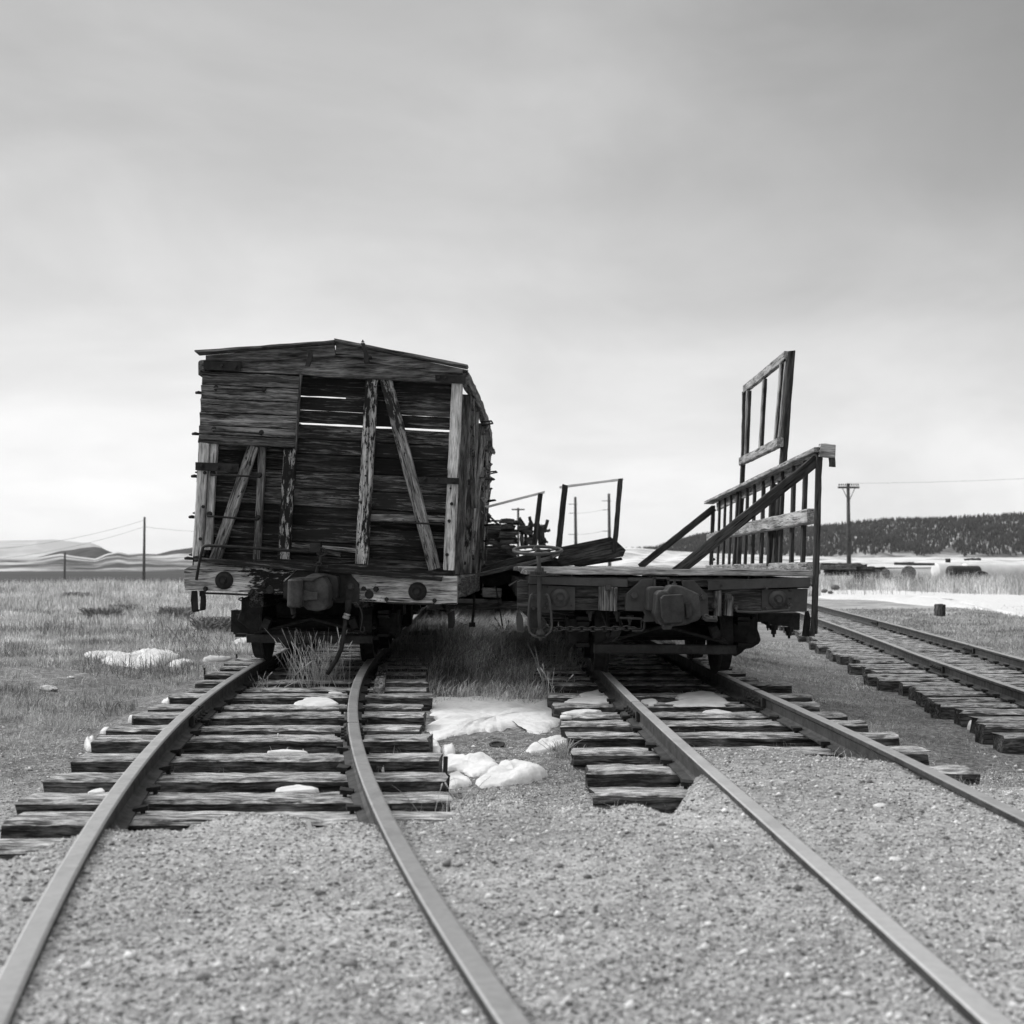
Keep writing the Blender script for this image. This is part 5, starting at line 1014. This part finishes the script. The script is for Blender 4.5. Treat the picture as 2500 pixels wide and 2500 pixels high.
# ------------------------------------------------------------------ air
hm_, hn_, hb_ = newmat('haze_air'); hn_.nodes.remove(hb_); pv = N(hn_, 'ShaderNodeVolumePrincipled'); pv.inputs['Color'].default_value = (.93, .93, .93, 1); pv.inputs['Density'].default_value = 2.5e-5; pv.inputs['Anisotropy'].default_value = .2
Lk(hn_, pv.outputs[0], hn_.nodes['Material Output'].inputs['Volume'])
hz_ = MB(); hz_.box((0, 4500, 85), (9000, 9400, 240)); hz_ = hz_.build('haze', hm_); tag(hz_, kind='stuff')
# ------------------------------------------------------------------ vegetation
def grass(name, n, xy, hh, mat, lean=.35, wk=.0007, wmin=.0012, label=None, cat='grass', kind='stuff', curl=.5, wind=0.0, zf=None):
    x, y = xy(n); n = len(x); z = gz(x, y) if zf is None else zf(x, y); h = hh[0]+(hh[1]-hh[0])*rng.random(n)**1.5
    if len(hh) > 2: h = h*np.clip(hh[2](x, y), .15, 2)
    wd = np.maximum(wmin, y*wk*.5)*(.6+.8*rng.random(n)); a = rng.random(n)*6.283; la = rng.random(n)*6.283
    ln = np.abs(rng.normal(0, lean, n)); dx, dy = np.cos(la)*ln+wind, np.sin(la)*ln
    b = np.stack([x, y, z-.01], -1); s = np.stack([np.cos(a)*wd, np.sin(a)*wd*.3, np.zeros(n)], -1); s[:, 0] = np.where(np.abs(s[:, 0]) < wd*.5, wd*.6, s[:, 0])
    c2_ = rng.random(n)*curl
    m1 = b+np.stack([dx*h*.35, dy*h*.35, h*.55/np.sqrt(1+ln**2)], -1); t = b+np.stack([dx*h*(1+c2_), dy*h*(1+c2_), h/np.sqrt(1+ln**2)*(1-c2_*.35)], -1)
    v = np.stack([b-s, b+s, m1-s*.75, m1+s*.75, t], 1); tri = np.array([[0, 1, 3], [0, 3, 2], [2, 3, 4]])
    o = bulk(name, v.reshape(-1, 3), (np.arange(n)[:, None, None]*5+tri[None]).reshape(-1, 3), mat); tag(o, label, cat, kind=kind); return o
def gm(name, lo, hi, sc_=6): return plain(name, lo, hi, sc_, .85, isl=.9, spec=.25, big=.9)
M['straw'] = gm('straw', .58, .9); M['straw_far'] = gm('straw_far', .6, .9); M['hay'] = gm('hay', .36, .72); M['drab'] = gm('drab', .13, .30); M['sage'] = gm('sage', .17, .36); M['darkweed'] = gm('darkweed', .03, .08)
def clump(x, y, a, b, k=0): return .5+.5*np.sin(x*a+y*b*.4+k)*np.sin(y*b-x*a*.3+k*2)
def zone(x0f, x1f, y0, y1, pw=1.0, mask=None):
    def f(n):
        y = y0+(y1-y0)*rng.random(n)**pw; a, b = x0f(y), x1f(y); x = a+(b-a)*rng.random(n)
        if mask is not None: k = mask(x, y) > rng.random(len(x)); x, y = x[k], y[k]
        return x, y
    return f
Lx = lambda y: -y*.44-.6
T1L = lambda y: t1c(np.minimum(y, 11.5))-1.15-np.where(y > 11, (y-11)*.0, 0)
cl_ = lambda x, y: sstep(.30, .62, clump(x, y, 1.3, .9)*.5+clump(x, y, 2.7, 1.9, 1)*.3+.2*clump(x, y, .45, .33, 2))+.06
# snow patches and bare mats stay open
snowbb = []
for o in [o for o in col.objects if o.name.startswith('snow_patch')]:
    c = LOC[o.name]; d = np.array([(c.x+v.co.x, c.y+v.co.y) for v in o.data.vertices]); snowbb.append((d[:, 0].mean(), d[:, 1].mean(), d[:, 0].std()*1.55+.02, d[:, 1].std()*1.55+.04))
def nosnow(x, y):
    k = np.ones(len(x))
    for cx, cy, sx_, sy_ in snowbb: k = np.where(((x-cx)/sx_)**2+((y-cy)/sy_)**2 < 1, .03, k)
    return k
def msk(f): return lambda x, y: np.clip(f(x, y), 0, 1)*nosnow(x, y)
grass('tall_dry_grass', 120000, zone(Lx, lambda y: -2.9-y*.0, 15, 54, 1.25, msk(cl_)), (.10, .42, lambda x, y: (.45+.7*clump(x, y, .7, .5))*np.clip((y-8)/22, .35, 1)), M['straw'], .28, wk=.0006, label='pale tall dry grass covering the field left of the boxcar')
grass('tall_dry_grass', 26000, zone(lambda y: -y*.44, lambda y: -2.9, 44, 58, 1, msk(lambda x, y: .5+.5*clump(x, y, .8, .6))), (.15, .62), M['straw_far'], .25, wk=.0005, label='tallest pale grass fringe on the skyline of the left field')
grass('low_brush', 60000, zone(Lx, lambda y: T1L(y)-.05, 7.2, 19, 1.1, msk(lambda x, y: .05+1.2*sstep(.4, .75, clump(x, y, 2.1, 1.5, .4)*.6+.4*clump(x, y, 5.1, 4.2, 3)))), (.015, .12), M['hay'], .8, wk=.0005, label='matted low dry grass beside the curving track')
grass('low_brush', 26000, zone(Lx, lambda y: T1L(y)-.05, 4.6, 9, 1.0, msk(lambda x, y: .35+.6*clump(x, y, 3.1, 2.5, 1.4))), (.008, .05), M['hay'], 1.4, wk=.00045, label='short trampled grass at the left edge by the ties')
grass('dark_brush', 22000, zone(Lx, lambda y: T1L(y)-.2, 8, 24, 1, msk(lambda x, y: (clump(x, y, 1.7, 1.1, 2.4) > .74)*1.0)), (.05, .26), M['sage'], .8, wk=.0005, label='darker low sagebrush clumps in the left field')
# between the cars
mid = lambda x, y: .55+.45*clump(x, y, 4, 2)
grass('dry_grass', 60000, zone(lambda y: -.75-.03*(y-10), lambda y: .75-.02*y*0, 9.6, 30, 1.1, msk(lambda x, y: .15+.85*sstep(.35, .7, clump(x, y, 4, 2)))), (.05, .42, lambda x, y: np.clip((y-8.4)/5, .25, 1)), M['hay'], .6, wk=.0005, label='dry grass growing in the gap between the two cars', curl=1.3, wind=.25)
grass('dry_grass', 16000, zone(lambda y: -1.6+0*y, lambda y: .3+0*y, 10.2, 15, 1, msk(mid)), (.08, .42, lambda x, y: np.clip((y-9)/5, .25, 1)), M['drab'], .5, wk=.0005, label='grey tall grass leaning beside the boxcar wheels', curl=.8)
grass('low_brush', 30000, zone(lambda y: -.55+.0*y, lambda y: .55+0*y, 4.3, 10.4, 1.0, msk(lambda x, y: .35+.6*clump(x, y, 5, 4, .4))), (.006, .035), M['drab'], 1.2, wk=.0004, label='thin low weeds in the middle strip between the tracks')
# right of the flatcar
grass('low_brush', 90000, zone(lambda y: kx(NR, y)+.35, lambda y: kx(N3, y)-.75, 4.2, 20, 1.0, msk(lambda x, y: .1+sstep(.35, .8, clump(x, y, 2.6, 2.1, 3)*.55+.45*clump(x, y, 6.6, 4.1, 1)))), (.008, .055), M['hay'], 1.2, wk=.00042, label='short grass between the flatcar track and the raised track')
grass('low_brush', 60000, zone(lambda y: kx(N3, y)+1.8, lambda y: y*.44+1, 10, 36, 1.0, msk(lambda x, y: .35+.6*clump(x, y, 1.6, .9, 3))), (.02, .12), M['hay'], .9, wk=.0005, label='short dry grass beyond the raised track')
grass('tall_dry_grass', 34000, zone(lambda y: y*.2, lambda y: y*.46, 48, 64, 1.0, msk(lambda x, y: .25+.7*clump(x, y, .5, .4, 3))), (.25, 1.0), M['straw'], .25, wk=.0005, label='tall dry grass around the timber stack and tanks')
grass('dry_grass', 22000, zone(lambda y: .4+.03*y, lambda y: 2.6+.02*y, 18, 45, 1.0, msk(mid)), (.05, .3), M['hay'], .5, wk=.0005, label='dry grass far behind under the flatcar')
grass('straw_litter', 24000, zone(Lx, lambda y: y*.44+1, 4.8, 15, 1.1, msk(lambda x, y: (np.abs(x-t1c(y)) > 1.05)*(np.abs(x-1.28) > 1.05)*(kx(N3, y)-x > .7)*(.2+.8*clump(x, y, 1.9, 1.3, 5)))), (.012, .05), M['straw'], 2.6, wk=.00035, label='broken straw lying flat over the bare ground beside the tracks')
grass('shade_weeds', 16000, zone(lambda y: t1c(y)-1.1, lambda y: t1c(y)+1.3, 15.5, 30, 1.0), (.08, .34), M['sage'], .5, wk=.0005, label='weeds added to darken the track beneath and behind the boxcar')  # weeds added to cover the bright ties and darken the ground here
# between ties
def tiegap(fc, ya, yb): return zone(lambda y: fc(y)-1.0, lambda y: fc(y)+1.0, ya, yb, 1, msk(lambda x, y: (clump(x, y, 6, 3, 1) > .62)*.8))
grass('tie_weeds', 3600, tiegap(lambda y: t1c(y), 5, 11), (.03, .11), M['straw'], .7, wk=.0002, wmin=.0007, label='sparse dry weeds between the ties of the curving track')
grass('tie_weeds', 3000, tiegap(lambda y: f2l(y)+.48, 5.2, 9.5), (.03, .10), M['straw'], .8, wk=.0002, wmin=.0007, label='sparse dry weeds between the ties of the flatcar track')
# single weeds
def weed(px, py, n, h, spread, mat, label, thick=.0019, lean=.25, seeds=True, bias=0, cat='weed', name='dry_weed'):
    b0 = G(px, py); t = MB()
    for k in range(n):
        o = b0+V((random.gauss(0, spread), random.gauss(0, spread*.6), 0)); o.z = float(gz(o.x, o.y))-.01; hh = h*random.uniform(.45, 1.0); l = random.gauss(bias, lean); q = random.gauss(0, lean*.5); cv = random.uniform(-.1, .5)
        pts = [o+V((l*hh*(s+cv*s*s*s), q*hh*s, hh*s*(1-.12*s*abs(l+cv)))) for s in (0, .3, .6, .82, 1)]
        t.tube(pts, [thick*1.2, thick, thick*.9, thick*.9, thick*.5], 4)
        if seeds and random.random() < .5: t.tube([pts[3].lerp(pts[4], .2), pts[4], pts[4]+(pts[4]-pts[3])*.25], [thick*1.2, thick*3, thick*.4], 5)
    o = t.build(name, mat, org=b0); return tag(o, label, cat, 'weeds around the tracks')
weed(765, 1690, 95, .58, .11, M['straw'], 'tall pale weed clump standing between the rails before the boxcar', .0015)
weed(800, 1680, 50, .42, .08, M['straw'], 'shorter pale weeds on the right flank of the tall clump', .0014); weed(830, 1650, 14, .34, .06, M['straw'], 'thin weeds next to the inner rail near the boxcar hose')
weed(640, 1700, 26, .24, .06, M['straw'], 'low weed clump inside the left rail', lean=.5); weed(590, 1712, 40, .16, .06, M['straw'], 'tangled round dry weed against the left rail', lean=.9, seeds=False)
weed(665, 1655, 8, .34, .05, M['straw'], 'few upright stalks left of the tall clump'); weed(640, 1705, 7, .18, .02, M['darkweed'], 'small dark twig in the middle of the curving track', .002, .5)
weed(775, 1690, 6, .22, .03, M['darkweed'], 'dark twigs at the foot of the tall clump', .0016, .5)
weed(1235, 1560, 22, .34, .05, M['darkweed'], 'dark branching weed in the grass gap between the cars', .004, .6); weed(1170, 1545, 12, .22, .08, M['darkweed'], 'low dark weed beside the branching one', .003, .8)
weed(1338, 1700, 5, .50, .015, M['straw'], 'three long pale stalks by the first visible tie of the flatcar track', bias=-.25, lean=.06); weed(1345, 1712, 6, .30, .03, M['straw'], 'bent stalks over the tie ends of the flatcar track', lean=.4); weed(1402, 1690, 1, .30, .0, M['straw'], 'single upright stalk on a tie left of the flatcar rail', lean=.03)
weed(1372, 1850, 60, .13, .04, M['hay'], 'grass tuft at the tie corner of the flatcar track', .0015, .35, False); weed(1435, 1905, 40, .09, .05, M['hay'], 'flattened grass tuft in front of the half buried tie', .0014, .7, False)
weed(460, 1600, 46, .42, .22, M['drab'], 'brown weed thicket next to the long bright snow bank', .0016, .3); weed(520, 1590, 36, .38, .2, M['drab'], 'brown weed thicket between the snow bank and the track', .0016, .35); weed(340, 1600, 22, .26, .2, M['straw'], 'pale stalks poking through the long snow bank', .0010, .25)
weed(330, 1585, 70, .30, .25, M['straw_far'], 'fluffy pale grass tuft left of the long snow bank', .0014, .4, False); weed(225, 1610, 90, .26, .25, M['straw_far'], 'fluffy pale tuft on the far left behind the snow', .0014, .5, False)
weed(165, 1780, 90, .11, .10, M['hay'], 'fan shaped grass tuft near the left edge', .0011, .9, False); weed(1085, 1990, 8, .16, .06, M['straw'], 'thin weeds at the tie end beside the iron rod', .0013, .3)
weed(930, 1935, 10, .13, .10, M['straw'], 'seed stalks in front of the tie right of the inner rail', .0013, .5); weed(690, 1850, 9, .14, .15, M['straw'], 'thin stalks between two ties in the middle of the curving track', .0013, .5); weed(570, 1880, 12, .12, .12, M['straw'], 'thin stalks between ties near the left rail', .0013, .4)
weed(1960, 1975, 5, .10, .01, M['straw'], 'single pale stalk leaning on the right flatcar rail', .0015, .2); weed(1705, 1700, 30, .08, .08, M['hay'], 'low tuft between the flatcar rails', .0014, .6, False)
# sagebrush clumps
for i, (px, py, r, lb) in enumerate(((250, 1515, .26, 'dark sagebrush clump in the middle of the left field'), (185, 1466, .3, 'dark sagebrush near the pole foot at the far left'), (430, 1512, .26, 'sagebrush clump below the boxcar stirrup'), (520, 1540, .24, 'rounded grey sagebrush left of the boxcar wheel'), (300, 1495, .2, 'small sagebrush beside the pale round tuft'))):
    b0 = G(px, py); t = MB()
    for k in range(420):
        a = random.uniform(0, 6.28); q = r*math.sqrt(random.random()); o = b0+V((math.cos(a)*q, math.sin(a)*q, 0)); hgt = r*.95*random.uniform(.4, 1)
        t.tube([o, o+V((math.cos(a)*q*.2+random.gauss(0, .03), random.gauss(0, .03), hgt*.6)), o+V((math.cos(a)*q*.5+random.gauss(0, .05), random.gauss(0, .05), hgt))], [.009, .008, .005], 3)
    tag(t.build('sagebrush', M['sage'], org=b0), lb, 'shrub', 'sagebrush shrubs in the left field')
# ------------------------------------------------------------------ small things on the ground
def stake(c, u0, v0, u1, v1, lb, r=.011, nm='iron_stake'):
    b0 = G(*c(u1, v1)); top = W(*c(u0, v0), Y=b0.y); m = MB(); m.tube([b0-V((0, 0, .05)), top], r, 8); tag(m.build(nm, M['iron_dark']), lb, 'stake', 'iron stakes beside the ties')
stake(cl, 1580, 1585, 1583, 1665, 'iron stake at a far tie end left of the curving track'); stake(cl, 1885, 1455, 1885, 1505, 'farthest short stake beside the boxcar wheel'); stake(crop(90, 1700, 500/1932), 1252, 3, 1254, 62, 'nearer iron stake at the left tie ends'); stake(cs, 340, 1340, 330, 1600, 'rusty bent rod leaning on the tie ends next to the lumpy snow', .012, 'rod')
for (a, b_, w_, c, lb) in (((1690, 600), (1725, 410), .06, cb, 'short pale plank lying along the outside of the inner rail'),):
    m = MB(); p = W(*c(*a), Z=-.10); q = W(*c(*b_), Z=-.10); m.board(p, q, .085, .045, (0, 0, 1), jit=.002); tag(m.build('plank', M['post_grey']), lb, 'plank')
p, q = G(*cs(790, 480)), G(*cs(910, 335)); p.z += .02; q.z += .12; m = MB(); m.board(p, q, .12, .02, (0, -.3, 1), jit=.002); tag(m.build('plank', M['post_pale']), 'pale broken board leaning in the grass between the two cars', 'plank')
p, q = G(*cs(760, 378)), G(*cs(850, 342)); p.z += .03; q.z += .06; m = MB(); m.board(p, q, .10, .02, (0, -.3, 1), jit=.002); tag(m.build('plank', M['post_pale']), 'short white splinter lying just behind the pale broken board', 'plank')
m = MB(); p = W(*cs(1425, 970), Z=-.10); m.tube([p, W(*cs(1525, 975), Z=-.10)], .013, 10); tag(m.build('pipe', M['rail_bar'], smooth=True), 'short bright pipe lying on a tie end beside the snow', 'pipe')
m = MB(); p = G(*cs(825, 1245)); m.lathe(p+V((0, 0, .004)), (0, -.2, 1), [(0, .045), (.012, .05), (.014, .035), (.006, .03), (.006, 0)], 16); tag(m.build('metal_cap', M['iron_dark']), 'round dark metal cap on the ground between the tracks', 'cap')
for c, u, v, r, lb in ((crop(90, 1700, 500/1932), 425, 72, .04, 'dark lump of ballast in the grass at the left'), (cl, 320, 1685, .03, 'small white stone in the grass at the left'), (cl, 100, 1800, .07, 'flat pale rock at the left edge'), (crop(1600, 1900, 800/1932), 1324, 170, .02, 'small white pebble right of the bright flatcar rail'), (crop(1600, 1900, 800/1932), 1415, 486, .017, 'white pebble nearer to the camera on the right'), (crop(700, 1900, 600/1932), 1198, 588, .010, 'white pebble on the gravel between the tracks'), (crop(1300, 1550, 600/1932), 455, 1425, .018, 'pale pebble in front of the half buried tie')):
    b0 = G(*c(u, v)); bmm = bmesh.new(); bmesh.ops.create_icosphere(bmm, subdivisions=2, radius=r)
    for q in bmm.verts: q.co = V((q.co.x*1.25, q.co.y, q.co.z*.5))*(1+random.uniform(-.12, .12))
    m = MB(); m.add([b0+q.co+V((0, 0, r*.2)) for q in bmm.verts], [[x.index for x in f.verts] for f in bmm.faces], [tuple(q.co) for q in bmm.verts]); bmm.free()
    wt = 'white' in lb or 'pale' in lb; tag(m.build('stone', M['snow'] if 'white' in lb else (M['post_pale'] if wt else M['iron_dark'])), lb, 'stone')
m = MB(); q = crop(700, 1900, 600/1932); p = G(*q(200, 430)); m.board(p, W(*q(168, 338), Y=p.y-.0), .012, .006, (0, -1, 0), seg=3, jit=.001); tag(m.build('splinter', M['rail_bar']), 'white splinter sticking up from the gravel between the rails', 'splinter')
